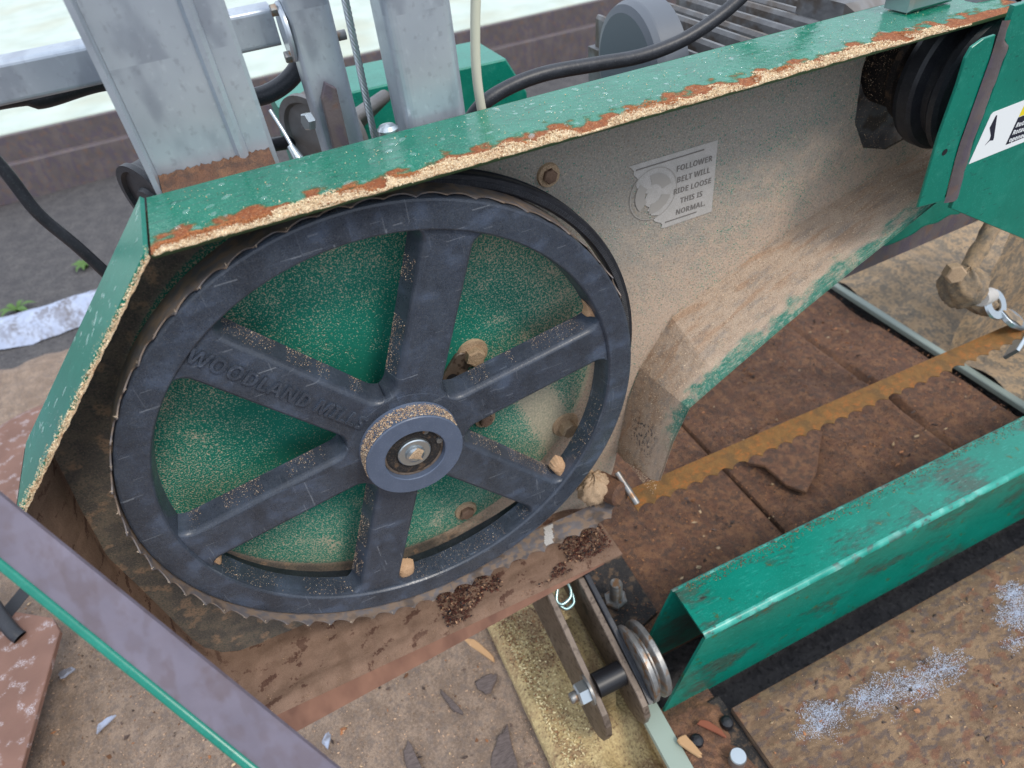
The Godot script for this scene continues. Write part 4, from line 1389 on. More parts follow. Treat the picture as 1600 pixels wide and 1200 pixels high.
	prism(st, rect(0.028, 0.006), -0.11, 0.16, Transform3D(Basis(Vector3(0.97, -0.2, 0.04), Vector3(0.2, 0.98, 0.0), Vector3(-0.04, 0.0, 1.0)), Vector3(0.178, -0.448, 0.185)), 0.0015)
	one("flat_bar", "pale green painted flat bar running off the bottom edge below the roller", "flat bar", st, M.strap)

# ------------------------------------------------------------------ things behind the housing
func behind():
	# open mast channel on the left
	var root := thing("mast_channel", "wide galvanized mast channel rising behind the housing's left corner", "mast", Vector3(-0.07, 0.25, -0.09))
	var y0 := 0.15
	var y1 := 0.85
	var up := func(poly: Array, called: String, m: Material):
		var st := surf()
		var pp := PackedVector2Array()
		for q in poly:
			pp.append(Vector2(q[0], -q[1]))
		prism(st, pp, y0, y1, Transform3D(Basis(Vector3.RIGHT, Vector3(0, 0, -1), Vector3.UP), Vector3.ZERO))
		obj(called, st, m, root)
	up.call([[-0.112, -0.098], [-0.030, -0.098], [-0.030, -0.102], [-0.112, -0.102]], "web", M.zinc)
	up.call([[-0.1165, -0.080], [-0.1125, -0.078], [-0.1122, -0.102], [-0.1165, -0.102]], "left_lip", M.zinc)
	up.call([[-0.0550, -0.0979], [-0.0525, -0.0925], [-0.0490, -0.0915], [-0.0460, -0.0935], [-0.0452, -0.0979]], "rib", M.zinc)
	up.call([[-0.0452, -0.0975], [-0.0290, -0.0975], [-0.0260, -0.0995], [-0.0260, -0.125], [-0.0290, -0.125]], "right_lip", M.zinc)
	# sawdust packed in its foot
	var st := surf()
	grid(st, 50, 10, func(u: float, v: float):
		var xx := lerpf(-0.1118, -0.030, u)
		return Vector3(xx, 0.2545 + 0.004 * v * (0.4 + nz(NC, u * 220, 70)) + 0.002 * v, lerpf(-0.0715, -0.0972, v)))
	one("packed_sawdust", "dark brown sawdust packed in the foot of the wide mast channel", "sawdust", st, M.deck, "", "stuff")
	# middle post
	root = thing("mast_post", "narrow galvanized post left of the wire rope", "mast", Vector3(0.035, 0.2, -0.16))
	st = surf()
	prism(st, round_rect(0.036, 0.036, 0.005), 0.05, 0.85, Transform3D(Basis(Vector3.RIGHT, Vector3(0, 0, -1), Vector3.UP), Vector3(0.036, 0, -0.178)))
	obj("tube", st, M.zinc, root)
	st = surf()
	lathe(st, [Vector2(0.0, 0.004), Vector2(0.021, 0.004), Vector2(0.0225, 0.002), Vector2(0.0225, 0.0)], 40, along(Vector3(0.0175, 0.316, -0.180), Vector3.LEFT))
	var cl := obj("clamp_flange", st, M.zinc, root, false)
	for q in [Vector3(0.0135, 0.300, -0.171), Vector3(0.0135, 0.334, -0.174)]:
		st = surf()
		hexbolt(st, q, Vector3.LEFT, 0.0050, 0.005)
		obj("bolt", st, M.steel, cl)
	st = surf()
	lathe(st, [Vector2(0.004, 0.0), Vector2(0.004, 0.008), Vector2(0.0, 0.008)], 16, along(Vector3(0.054, 0.307, -0.172), Vector3.RIGHT))
	obj("bolt_end", st, M.steel, root, false)
	# square mast on the right
	root = thing("mast_post", "square galvanized post right of the wire rope", "mast", Vector3(0.1, 0.2, -0.1))
	st = surf()
	st.set_smooth_group(0)
	prism(st, round_rect(0.052, 0.050, 0.010, 6), 0.05, 0.85, Transform3D(Basis(Vector3.RIGHT, Vector3(0, 0, -1), Vector3.UP), Vector3(0.1025, 0, -0.105)))
	obj("tube", st, M.zinc, root)
	# cross tube
	st = surf()
	prism(st, round_rect(0.028, 0.030, 0.004), -0.7, 0.012, Transform3D(Basis(Vector3(0, 0, -1), Vector3.UP, Vector3.RIGHT), Vector3(0, 0.317, -0.214)))
	one("cross_tube", "horizontal galvanized square tube bolted to the narrow post", "tube", st, M.zinc)
	# wire rope of six twisted strands
	st = surf()
	for k in 6:
		var pts := PackedVector3Array()
		for i in 141:
			var y := lerpf(0.19, 0.62, i / 140.0)
			var a := TAU * k / 6 + y * 260.0
			pts.append(Vector3(0.0585 + cos(a) * 0.0019 + (y - 0.28) * 0.02, y, -0.128 + sin(a) * 0.0019))
		tube(st, pts, 0.00125, 6)
	one("wire_rope", "twisted steel wire rope hanging between the two posts", "wire rope", st, M.bright, "", "", false)
	st = surf()
	tube(st, curve([Vector3(0.175, 0.42, -0.12), Vector3(0.163, 0.336, -0.12), Vector3(0.158, 0.305, -0.12), Vector3(0.1545, 0.276, -0.12), Vector3(0.154, 0.250, -0.12), Vector3(0.156, 0.215, -0.12)]), 0.0042, 14)
	one("fuel_line", "cream translucent fuel line hanging right of the square post", "hose", st, M.tube_clear, "", "", false)
	st = surf()
	tube(st, curve([Vector3(0.135, 0.205, -0.14), Vector3(0.154, 0.235, -0.13), Vector3(0.183, 0.2465, -0.13), Vector3(0.222, 0.251, -0.13), Vector3(0.275, 0.248, -0.13), Vector3(0.323, 0.245, -0.13), Vector3(0.366, 0.249, -0.13), Vector3(0.401, 0.259, -0.13), Vector3(0.433, 0.274, -0.13), Vector3(0.470, 0.300, -0.13), Vector3(0.53, 0.315, -0.15), Vector3(0.60, 0.27, -0.19), Vector3(0.64, 0.20, -0.20)]), 0.0066, 16)
	one("hose", "thick black hose curving along the top flange in front of the engine", "hose", st, M.rubber, "black hoses", "", false)
	st = surf()
	tube(st, curve([Vector3(-0.36, 0.62, -0.24), Vector3(-0.29, 0.46, -0.21), Vector3(-0.245, 0.33, -0.2), Vector3(-0.229, 0.262, -0.2), Vector3(-0.224, 0.219, -0.2), Vector3(-0.211, 0.182, -0.2), Vector3(-0.200, 0.146, -0.2), Vector3(-0.185, 0.09, -0.2), Vector3(-0.16, -0.10, -0.22), Vector3(-0.20, -0.36, -0.28), Vector3(-0.28, -0.50, -0.34)]), 0.0052, 14)
	one("hose", "wet black cable slanting down at the left edge behind the side flange", "hose", st, M.rubber, "black hoses", "", false)
	st = surf()
	tube(st, curve([Vector3(-0.40, 0.300, -0.25), Vector3(-0.214, 0.297, -0.25), Vector3(-0.188, 0.291, -0.25), Vector3(-0.138, 0.294, -0.25), Vector3(-0.09, 0.285, -0.25), Vector3(-0.05, 0.262, -0.25), Vector3(-0.017, 0.253, -0.25), Vector3(0.013, 0.261, -0.25), Vector3(0.030, 0.278, -0.25), Vector3(0.034, 0.31, -0.25)]), 0.0085, 14)
	one("hose", "black hose sagging below the horizontal galvanized tube", "hose", st, M.rubber, "black hoses", "", false)
	# bolt head on the flange's rear edge
	st = surf()
	lathe(st, [Vector2(0.0085, -0.01), Vector2(0.0085, 0.0015), Vector2(0.006, 0.004), Vector2(0.0, 0.0052)], 28, along(Vector3(0.060, 0.2565, -0.079), Vector3.UP))
	one("carriage_bolt", "domed zinc bolt head at the rear edge of the top flange", "bolt", st, M.bright, "", "", false)
	# rusty angle beside the narrow post
	st = surf()
	prism(st, PackedVector2Array([Vector2(0.012, 0.16), Vector2(0.026, 0.16), Vector2(0.026, 0.276), Vector2(0.018, 0.282), Vector2(0.012, 0.270)]), -0.152, -0.146, Transform3D(Basis(Vector3.BACK, -0.03), Vector3(0.005, 0, 0)), 0.0008)
	one("rusty_bracket", "rusty red brown flat bracket on the narrow post", "bracket", st, M.rust)
	st = surf()
	hexbolt(st, Vector3(0.012, 0.254, -0.150), Vector3(-0.9, 0.1, 0.4), 0.0075, 0.006)
	one("hex_bolt", "shiny hex bolt on the rusty flat bracket", "bolt", st, M.bright)
	# turnbuckle
	st = surf()
	tube(st, curve([Vector3(-0.008, 0.228, -0.125), Vector3(-0.012, 0.25, -0.14), Vector3(-0.017, 0.268, -0.155)]), 0.0018, 8)
	lathe(st, [Vector2(0.0, -0.02), Vector2(0.0035, -0.02), Vector2(0.0045, 0.0), Vector2(0.0030, 0.012), Vector2(0.0, 0.012)], 14, along(Vector3(-0.009, 0.234, -0.128), Vector3(-0.2, 0.7, -0.5)))
	one("turnbuckle", "small silver turnbuckle between the mast channel and the narrow post", "turnbuckle", st, M.bright, "", "", false)
	# green carriage box behind the posts
	root = thing("carriage_box", "dark green box section behind the posts", "box section", Vector3(0.18, 0.0, -0.5))
	st = surf()
	prism(st, PackedVector2Array([Vector2(0.01, -0.02), Vector2(0.345, -0.02), Vector2(0.345, 0.120), Vector2(0.318, 0.170), Vector2(0.01, 0.178)]), -0.56, -0.45, Transform3D.IDENTITY, 0.002)
	obj("box", st, M.green, root)
	st = surf()
	lathe(st, [Vector2(0.004, 0.0), Vector2(0.004, 0.004), Vector2(0.0, 0.005)], 16, Transform3D(Basis.IDENTITY, Vector3(0.115, 0.150, -0.45)))
	obj("rivet", st, M.steel, root, false)
	# rollers on the rear track
	for q in [[Vector3(-0.150, 0.170, -0.27), 0.045, "black flanged track roller behind the mast channel's left side"], [Vector3(0.030, 0.165, -0.34), 0.055, "grey track roller behind the silver turnbuckle"]]:
		st = surf()
		var r: float = q[1]
		lathe(st, [Vector2(0.0, 0.0), Vector2(r * 0.4, 0.0), Vector2(r * 0.45, 0.004), Vector2(r * 0.8, 0.004), Vector2(r * 0.86, 0.0), Vector2(r, 0.0), Vector2(r, 0.006), Vector2(r * 0.93, 0.010), Vector2(r * 0.93, 0.034), Vector2(0.0, 0.034)], 56, along(q[0], Vector3(0.85, 0.1, -0.5)))
		tube(st, PackedVector3Array([q[0] + Vector3(0.85, 0.1, -0.5) * 0.02, q[0] + Vector3(0.85, 0.1, -0.5) * 0.12, Vector3(0.09, 0.12, -0.47)]), 0.008, 12)
		one("track_roller", q[2], "roller", st, M.rubber if r < 0.05 else M.alloy, "track rollers", "", false)
	# engine: ribbed crankcase with a round shroud
	root = thing("engine", "grey finned engine block behind the top flange at upper right", "engine", Vector3(0.55, 0.15, -0.25))
	st = surf()
	lathe(st, [Vector2(0.0, 0.0), Vector2(0.060, 0.0), Vector2(0.068, 0.003), Vector2(0.071, 0.010), Vector2(0.0715, 0.012), Vector2(0.0715, 0.040), Vector2(0.060, 0.042), Vector2(0.0, 0.042)], 64, along(Vector3(0.388, 0.186, -0.262), Vector3(1.0, 0.0, 0.02)))
	obj("shroud", st, M.plastic, root, false)
	for k in 9:
		st = surf()
		var w := rng.randf_range(0.011, 0.014)
		prism(st, PackedVector2Array([Vector2(-w * 0.5, -0.04), Vector2(w * 0.5, -0.04), Vector2(w * 0.36, 0.0), Vector2(w * 0.15, 0.004), Vector2(-w * 0.15, 0.004), Vector2(-w * 0.36, 0.0)]), -0.17, 0.13, Transform3D(Basis.IDENTITY, Vector3(0.437 + k * 0.0315, 0.206 + 0.002 * (k % 3), -0.24)), 0.002, true)
		obj("fin", st, M.alloy, root)
	st = surf()
	box(st, Vector3(0.425, 0.02, -0.42), Vector3(0.95, 0.172, -0.10), 0.004)
	obj("block", st, M.alloy, root)
	st = surf()
	box(st, Vector3(0.60, 0.19, -0.24), Vector3(0.72, 0.235, -0.145), 0.012)
	obj("casting", st, M.alloy, root)
	# small clear box on the flange
	st = surf()
	box(st, Vector3(0.545, 0.2580, -0.062), Vector3(0.600, 0.290, -0.030), 0.003)
	one("junction_box", "pale grey small box on the top flange above the clutch opening", "box", st, M.bright)
	# rear track rail, white board
	root = thing("track_rail", "rusty brown angle iron track rail across the background", "rail", Vector3(0, -0.5, -2.5))
	st = surf()
	box(st, Vector3(-4, -0.55, -2.52), Vector3(5, -0.330, -2.50), 0.002)
	obj("upright_leg", st, M.rust, root)
	st = surf()
	box(st, Vector3(-4, -0.55, -2.499), Vector3(5, -0.415, -2.46), 0.004)
	obj("foot_leg", st, M.rust, root)
	st = surf()
	box(st, Vector3(-4, -0.36, -6.5), Vector3(5, -0.326, -2.525), 0.004)
	one("white_board", "stained off-white board lying behind the rusty rail", "board", st, M.board)
	# concrete ledge with snow at the left
	st = surf()
	grid(st, 60, 14, func(u: float, v: float):
		var xx := lerpf(-1.6, -0.25, u)
		var h := sin(PI * v)
		return Vector3(xx, -0.545 + 0.045 * h + 0.012 * nz(NB, u * 400, v * 60), lerpf(-1.42, -1.56, v) + (0.10 * (nz(NA, u * 300, 40) - 0.5)) * (1.0 - v)))
	one("snow_ridge", "low ridge of bluish snow on the soil at left", "snow", st, M.snow, "", "structure")
	# green lip under the chute at the right
	root = thing("lower_guard", "green guard plate with a purple primer edge right of the chute", "guard", Vector3(0.75, -0.12, -0.1))
	st = surf()
	prism(st, PackedVector2Array([Vector2(0.40, -0.10), Vector2(0.62, -0.095), Vector2(0.96, -0.075), Vector2(0.96, 0.045), Vector2(0.45, 0.0)]), -0.104, -0.100, Transform3D.IDENTITY, 0.0005)
	obj("plate", st, M.green, root)
	st = surf()
	grid(st, 60, 3, func(u: float, v: float):
		var xx := lerpf(0.50, 0.96, u)
		var yy := -0.097 + 0.022 * u
		var w := 0.010 + 0.014 * nz(NB, u * 260, 120)
		return Vector3(xx, yy - 0.012 + (0.012 + w) * v, -0.0992))
	obj("primer_edge", st, M.rust, root)

# ------------------------------------------------------------------ near and left
func near_things():
	# out of focus bar of the opened guard, close to the lens
	var root := thing("guard_frame", "blurred grey brown bar with a green painted edge crossing the lower left corner", "guard frame", Vector3(-0.2, 0.1, 0.15))
	var a := Vector3(-0.2494, 0.168, 0.0806)
	var b := Vector3(-0.1227, 0.0283, 0.2584)
	var a2 := Vector3(-0.2649, 0.1343, 0.1071)
	var b2 := Vector3(-0.2018, 0.0366, 0.2225)
	var d := (b - a).normalized()
	var across := (a2 - a) - d * (a2 - a).dot(d)
	var w := across.length()
	across = across.normalized()
	var nn := d.cross(across)
	var mid := a + across * w * 0.5
	var xf := Transform3D(Basis(across, nn if nn.y > 0 else -nn, d), mid)
	var st := surf()
	prism(st, rect(w * 0.86, 0.003), -0.25, 0.45, Transform3D(xf.basis, mid - across * w * 0.07), 0.0008)
	obj("bar", st, M.rust_bar, root)
	st = surf()
	var edge := mid + across * w * 0.40
	prism(st, round_rect(0.006, 0.007, 0.002), -0.25, 0.45, Transform3D(xf.basis, edge), 0.0005)
	obj("painted_edge", st, M.green, root)
	# slotted rusty plate at the lower left
	root = thing("slotted_plate", "rusty brown slotted steel plate dusted with snow in the lower left corner", "plate", Vector3(-0.6, -0.42, -0.3))
	st = surf()
	var pl := PackedVector2Array([Vector2(-0.585, -0.05), Vector2(-0.536, -0.315), Vector2(-0.548, -0.345), Vector2(-0.90, -0.60), Vector2(-0.95, -0.05)])
	var fl := PackedVector2Array()
	for q in pl:
		fl.append(Vector2(q.x, -q.y))
	prism(st, fl, -0.428, -0.420, Transform3D(Basis(Vector3.RIGHT, Vector3(0, 0, -1), Vector3.UP), Vector3.ZERO), 0.001)
	obj("plate", st, M.brown, root)
	st = surf()
	prism(st, round_rect(0.026, 0.15, 0.0129, 8), -0.4202, -0.4196, Transform3D(Basis(Vector3(0.8, 0, 0.6), Vector3(0.6, 0, -0.8), Vector3.UP), Vector3(-0.612, 0, -0.392)))
	obj("slot", st, M.black, root)
	st = surf()
	tube(st, curve([Vector3(-0.74, -0.30, -0.62), Vector3(-0.66, -0.36, -0.48), Vector3(-0.605, -0.405, -0.355), Vector3(-0.590, -0.418, -0.330)]), 0.010, 14)
	one("hose", "black hose end poking into the slot of the rusty plate", "hose", st, M.rubber, "black hoses", "", false)
	# round rusty pad behind the left flange
	st = surf()
	lathe(st, [Vector2(0.0, 0.012), Vector2(0.15, 0.010), Vector2(0.168, 0.004), Vector2(0.172, -0.02)], 48, along(Vector3(-0.640, -0.500, -0.86), Vector3.UP))
	one("rusty_pad", "round rusty orange pad with snow behind the left flange", "pad", st, M.brown, "", "", false)

# ------------------------------------------------------------------ guides, chips, grains
func chip(label: String, at: Vector3, len: float, wid: float, turn: float, m: Material, lift := 0.004):
	var st := surf()
	var p := PackedVector2Array()
	var n := 13
	for i in n:
		var t := TAU * (i + rng.randf_range(-0.25, 0.25)) / n
		# somewhere between an oval and a split rectangle
		var q := Vector2(cos(t), sin(t))
		q = q / pow(pow(absf(q.x), 5.0) + pow(absf(q.y), 5.0), 0.2)
		q *= 0.78 + 0.30 * rng.randf()
		p.append(Vector2(q.x * len * 0.5 * (1.0 - 0.25 * q.y), q.y * wid * 0.5 * (1.0 - 0.35 * q.x)))
	prism(st, p, 0.0, lift, Transform3D(Basis(Vector3.UP, turn) * Basis(Vector3.RIGHT, -PI / 2 + rng.randf_range(-0.15, 0.15)), at), lift * 0.25)
	one("wood_chip", label, "wood chip", st, m, "wood chips on the sawdust")

func small_things():
	# left blade guide, clogged with sawdust
	var root := thing("blade_guide", "sawdust clogged blade guide roller with a silver pin below the chute tip", "blade guide", Vector3(0.23, -0.24, -0.02))
	var st := surf()
	lathe(st, [Vector2(0.0, 0.020), Vector2(0.012, 0.020), Vector2(0.016, 0.017), Vector2(0.017, 0.0), Vector2(0.017, -0.02), Vector2(0.0, -0.02)], 32, along(Vector3(0.226, -0.222, -0.018), Vector3(0.35, 0.25, 1.0)))
	obj("roller", st, M.deck, root, false)
	st = surf()
	grid(st, 36, 24, func(u: float, v: float):
		var a: float = u * TAU
		var t: float = v * PI
		var k: float = 0.8 + 0.5 * nz(NB, u * 256 * 2, v * 150)
		return Vector3(0.207, -0.216, -0.026) + Vector3(cos(a) * sin(t) * 0.020, cos(t) * 0.022, sin(a) * sin(t) * 0.018) * k)
	obj("sawdust_lump", st, M.dust, root)
	st = surf()
	tube(st, PackedVector3Array([Vector3(0.238, -0.200, -0.022), Vector3(0.2415, -0.213, -0.004), Vector3(0.245, -0.226, 0.014)]), 0.0042, 12)
	obj("pin", st, M.steel, root, false)
	st = surf()
	box(st, Vector3(0.222, -0.242, -0.018), Vector3(0.240, -0.218, -0.006), 0.002)
	obj("guide_block", st, M.steel, root)
	# right guide assembly
	root = thing("blade_guide", "sawdust covered blade guide with silver clamp and bolts at the right edge", "blade guide", Vector3(0.93, -0.25, -0.02))
	st = surf()
	grid(st, 40, 24, func(u: float, v: float):
		var a: float = u * TAU
		var b: float = v * PI
		var k: float = 0.85 + 0.35 * nz(NB, cos(a) * 50 + 300, sin(a) * 50 + cos(b) * 60 + 400)
		return Vector3(0.822, -0.150, -0.045) + Vector3(cos(a) * sin(b) * 0.028, cos(b) * 0.030, sin(a) * sin(b) * 0.030) * k)
	obj("guide_body", st, M.mixdust, root)
	st = surf()
	grid(st, 30, 16, func(u: float, v: float):
		var a: float = v * TAU
		var c: Vector3 = Vector3(0.825, -0.140, -0.05).lerp(Vector3(0.99, -0.010, -0.12), u)
		var r: float = 0.011 * (0.8 + 0.5 * nz(NB, u * 200, v * 40 + 100))
		return c + Vector3(0.6, -0.7, 0.0).normalized() * cos(a) * r + Vector3(0.2, 0.2, 0.95).normalized() * sin(a) * r)
	obj("guide_arm", st, M.mixdust, root)
	st = surf()
	hexbolt(st, Vector3(0.783, -0.110, -0.045), Vector3(-0.5, 0.2, 0.85), 0.0135, 0.016)
	obj("bolt", st, M.dust, root)
	st = surf()
	lathe(st, [Vector2(0.0, 0.022), Vector2(0.0105, 0.022), Vector2(0.012, 0.020), Vector2(0.012, -0.030)], 24, along(Vector3(0.868, -0.180, -0.035), Vector3(-0.8, 0.35, 0.25)))
	obj("bolt", st, M.label, root, false)
	st = surf()
	lathe(st, [Vector2(0.011, 0.0), Vector2(0.011, 0.003), Vector2(0.0225, 0.003), Vector2(0.024, 0.0), Vector2(0.011, 0.0)], 36, along(Vector3(0.888, -0.196, -0.028), Vector3(0.15, 0.65, 0.75)))
	obj("washer", st, M.bright, root, false)
	st = surf()
	prism(st, round_rect(0.052, 0.036, 0.014), -0.004, 0.004, Transform3D(Basis(Vector3(0.85, -0.45, 0.1).normalized(), Vector3(0.1, 0.35, -0.93).normalized(), Vector3(0.4, 0.83, 0.38).normalized()), Vector3(0.915, -0.222, -0.010)), 0.001, true)
	obj("clamp", st, M.bright, root)
	st = surf()
	grid(st, 24, 10, func(u: float, v: float):
		var a: float = u * TAU
		var r: float = v * 0.015 * (0.7 + 0.6 * nz(NB, cos(a) * 40 + 90, sin(a) * 40 + 90))
		return Vector3(0.913, -0.216, -0.008) + Vector3(0.85, -0.45, 0.1) * cos(a) * r * 1.4 + Vector3(0.1, 0.35, -0.93) * sin(a) * r + Vector3(0.4, 0.83, 0.38) * 0.002 * (1.0 - v))
	obj("sawdust_on_clamp", st, M.mixdust, root)
	st = surf()
	prism(st, rect(0.046, 0.026), -0.003, 0.003, Transform3D(Basis(Vector3(0.9, 0.12, -0.35).normalized(), Vector3(0.05, 0.9, 0.45).normalized(), Vector3(0.37, -0.42, 0.83).normalized()), Vector3(0.908, -0.252, 0.016)), 0.0008, true)
	obj("lower_clamp", st, M.bright, root)
	st = surf()
	grid(st, 36, 20, func(u: float, v: float):
		var a: float = u * TAU
		var b: float = v * PI
		var k: float = 0.85 + 0.4 * nz(NB, cos(a) * 50 + 130, sin(a) * 50 + cos(b) * 60 + 240)
		return Vector3(0.893, -0.206, -0.048) + Vector3(cos(a) * sin(b) * 0.046, cos(b) * 0.020 - cos(a) * sin(b) * 0.024, sin(a) * sin(b) * 0.022) * k)
	obj("sawdust_heap", st, M.mixdust, root)
	st = surf()
	grid(st, 30, 24, func(u: float, v: float):
		var yy: float = lerpf(-0.46, -0.06, v)
		return Vector3(lerpf(1.035, 1.40, u) + 0.05 * v, yy, -0.16 + 0.02 * nz(NA, u * 200 + 50, v * 200 + 90) + 0.006 * nz(NB, u * 300, v * 300)))
	obj("guide_plate", st, M.mixdust, root)
	# loose chips and bark
	chip("square grey bark chip left of the timber block", Vector3(0.011, -0.512, 0.003), 0.032, 0.022, 0.5, M.chip_dark)
	chip("long pale orange wood splinter just below the bottom flange", Vector3(0.022, -0.512, -0.048), 0.062, 0.011, -1.1, M.chip_pale)
	chip("thin dark bark sliver in the middle of the sawdust ground", Vector3(-0.047, -0.512, 0.006), 0.045, 0.008, 1.9, M.chip_dark)
	chip("dark bark slab at the bottom edge beside the timber block", Vector3(-0.006, -0.512, 0.100), 0.060, 0.030, 1.2, M.chip_dark)
	chip("dark bark slab at the bottom edge left of the middle", Vector3(-0.121, -0.513, 0.050), 0.045, 0.018, 1.6, M.chip_dark)
	chip("bluish white ice flake on the sawdust beside the grey bar", Vector3(-0.220, -0.512, -0.027), 0.022, 0.012, 1.0, M.snow)
	chip("small white ice flake below the slotted plate", Vector3(-0.513, -0.512, -0.197), 0.026, 0.010, 0.4, M.snow)
	chip("white ice flake right of the slotted plate's edge", Vector3(-0.572, -0.512, -0.310), 0.022, 0.012, 0.2, M.snow)
	chip("orange wood chip on the dirt of the corner plate", Vector3(0.199, -0.444, 0.218), 0.034, 0.012, -1.2, M.chip_pale)
	chip("red brown bark strip between the dome bolts", Vector3(0.236, -0.444, 0.213), 0.036, 0.009, -1.0, M.chip_red)
	chip("large brown bark flake on the log bed right of the chute", Vector3(0.62, -0.436, -0.10), 0.16, 0.11, 0.6, M.deck, 0.006)
	# sawdust crust along the front edges of the top and side flanges
	st = surf()
	grid(st, 420, 8, func(u: float, v: float):
		var x := lerpf(-0.1205, 0.535, u)
		var w := 0.006 + 0.016 * nz(NB, x * 700 + 900, 33) + 0.005 * nz(NC, x * 900 + 900, 99)
		w *= 0.12 + 0.88 * sst(0.34, 0.56, nz(NB, x * 520 + 500, 210))
		var h := 0.0030 * pow(sin(PI * minf(1.0, v + 0.12)), 0.7) * (0.2 + nz(NB, x * 1500 + 900, v * 30 + 60)) * minf(1.0, w / 0.012) - 0.0008 - (0.0006 if v == 0.0 else 0.0)
		return Vector3(x, YT + h, ZF + 0.0012 - w * v))
	one("sawdust_crust", "pale sawdust crusted along the front edge of the top flange", "sawdust", st, M.pale_dust, "", "stuff")
	st = surf()
	var la := Vector3(-0.1235, YT, 0)
	var lb := Vector3(-0.2860, 0.090, 0)
	var ln := Vector3(-0.717, 0.697, 0)
	grid(st, 160, 8, func(u: float, v: float):
		var w := (0.005 + 0.014 * nz(NB, u * 330 + 40, 133)) * (0.25 + 0.75 * sst(0.3, 0.5, nz(NB, u * 260 + 90, 33)))
		var h := 0.0028 * pow(sin(PI * minf(1.0, v + 0.12)), 0.7) * (0.2 + nz(NB, u * 700, v * 30 + 60)) - 0.0008 - (0.0006 if v == 0.0 else 0.0)
		return la.lerp(lb, u) + ln * h + Vector3(0, 0, ZF + 0.002 - w * v))
	one("sawdust_crust", "pale sawdust crusted along the edge of the slanted left flange", "sawdust", st, M.pale_dust, "", "stuff")
	# loose grains: crust
	var list := []
	for i in 17000:
		var x := rng.randf_range(-0.121, 0.56)
		var w := 0.010 + 0.021 * nz(NB, x * 700 + 900, 33)
		w *= 0.12 + 0.88 * sst(0.34, 0.56, nz(NB, x * 520 + 500, 210))
		var v := pow(rng.randf(), 1.3)
		var col := cream()
		if nz(NA, x * 1600 + 700, 60) > 0.60 - 0.15 * sst(-0.02, -0.05, x) and v > 0.25:
			col = lin(172, 112, 70)
		list.append([Vector3(x, YT + 0.0034 * minf(1.0, w / 0.012) * sin(PI * minf(1.0, v + 0.12)) * rng.randf_range(0.3, 1.2), ZF + 0.0025 - w * v), Vector3.UP, rng.randf_range(0.0007, 0.0016), col])
	for i in 6000:
		var u := rng.randf()
		var v := pow(rng.randf(), 1.3)
		var w := (0.007 + 0.017 * nz(NB, u * 330 + 40, 133)) * (0.25 + 0.75 * sst(0.3, 0.5, nz(NB, u * 260 + 90, 33)))
		list.append([la.lerp(lb, u) + ln * 0.003 * rng.randf() + Vector3(0, 0, ZF + 0.002 - w * v), ln, rng.randf_range(0.0007, 0.0016), cream()])
	# scattered over the flange
	for i in 420:
		list.append([Vector3(rng.randf_range(-0.11, 0.58), YT + 0.0006, rng.randf_range(-0.065, 0.0)), Vector3.UP, rng.randf_range(0.0006, 0.0013), cream()])
	grains("loose_sawdust", "pale sawdust grains lying along the top and left flanges", "sawdust", list)
	# beads of water on the wet paint
	var dome := surf()
	grid(dome, 12, 5, func(u: float, v: float):
		var a: float = u * TAU
		var b: float = v * PI / 2
		return Vector3(cos(a) * cos(b) * 0.5, sin(b) * 0.20, sin(a) * cos(b) * 0.5))
	dome.generate_normals()
	var water := StandardMaterial3D.new()
	water.albedo_color = Color(0.75, 0.95, 0.9, 0.10)
	water.transparency = BaseMaterial3D.TRANSPARENCY_ALPHA
	water.roughness = 0.03
	var mm := MultiMesh.new()
	mm.transform_format = MultiMesh.TRANSFORM_3D
	mm.mesh = dome.commit()
	mm.instance_count = 420
	for i in 420:
		var sz := 0.0009 + 0.0042 * pow(rng.randf(), 4.0)
		var b := Basis(Vector3.UP, rng.randf() * TAU).scaled_local(Vector3(sz * rng.randf_range(1.0, 2.2), sz * 0.8, sz))
		var at := Vector3(rng.randf_range(-0.118, 0.60), YT + 0.0002, rng.randf_range(-0.068, 0.004))
		if i > 290:
			var k := rng.randf()
			at = la.lerp(lb, k) + ln * 0.0035 + Vector3(0, 0, rng.randf_range(-0.066, 0.004))
			b = Basis(Vector3.BACK, 0.799) * b
		mm.set_instance_transform(i, Transform3D(b, at))
	var wd := MultiMeshInstance3D.new()
	wd.multimesh = mm
	wd.material_override = water
	wd.name = numbered("water_drops")
	add_child(wd)
	tag(wd, "clear water drops beaded on the wet green flanges", "water drops", "", "stuff")
	# on the plate and the chute
	list = []
	for i in 26000:
		var x := rng.randf_range(0.15, 0.66)
		var y := rng.randf_range(-0.22, 0.252)
		var r := sqrt(x * x + y * y)
		if r < 0.235:
			continue
		if y < (x - 0.42) * 0.45 - 0.0 - (0.25 if x < 0.33 else 0.0):
			continue
		list.append([Vector3(x, y, ZP + 0.0002), Vector3.BACK, rng.randf_range(0.0006, 0.0013), tan_dust()])
	for i in 9000:
		var t := rng.randf() * TAU
		var r := 0.235 * sqrt(rng.randf())
		if rng.randf() > lerpf(0.1, 0.8, sst(0.05, 0.22, r)) * (0.25 + 1.5 * sst(0.35, 0.7, nz(NB, cos(t) * r * 700 + 1000, sin(t) * r * 700 + 1000))):
			continue
		list.append([Vector3(cos(t) * r, sin(t) * r, ZP + 0.0002), Vector3.BACK, 0.0005 + 0.0016 * pow(rng.randf(), 4.0), lin(186, 176, 148, 0.2)])
	grains("caked_sawdust", "fine sawdust stuck to the housing's back plate", "sawdust", list)
	list = []
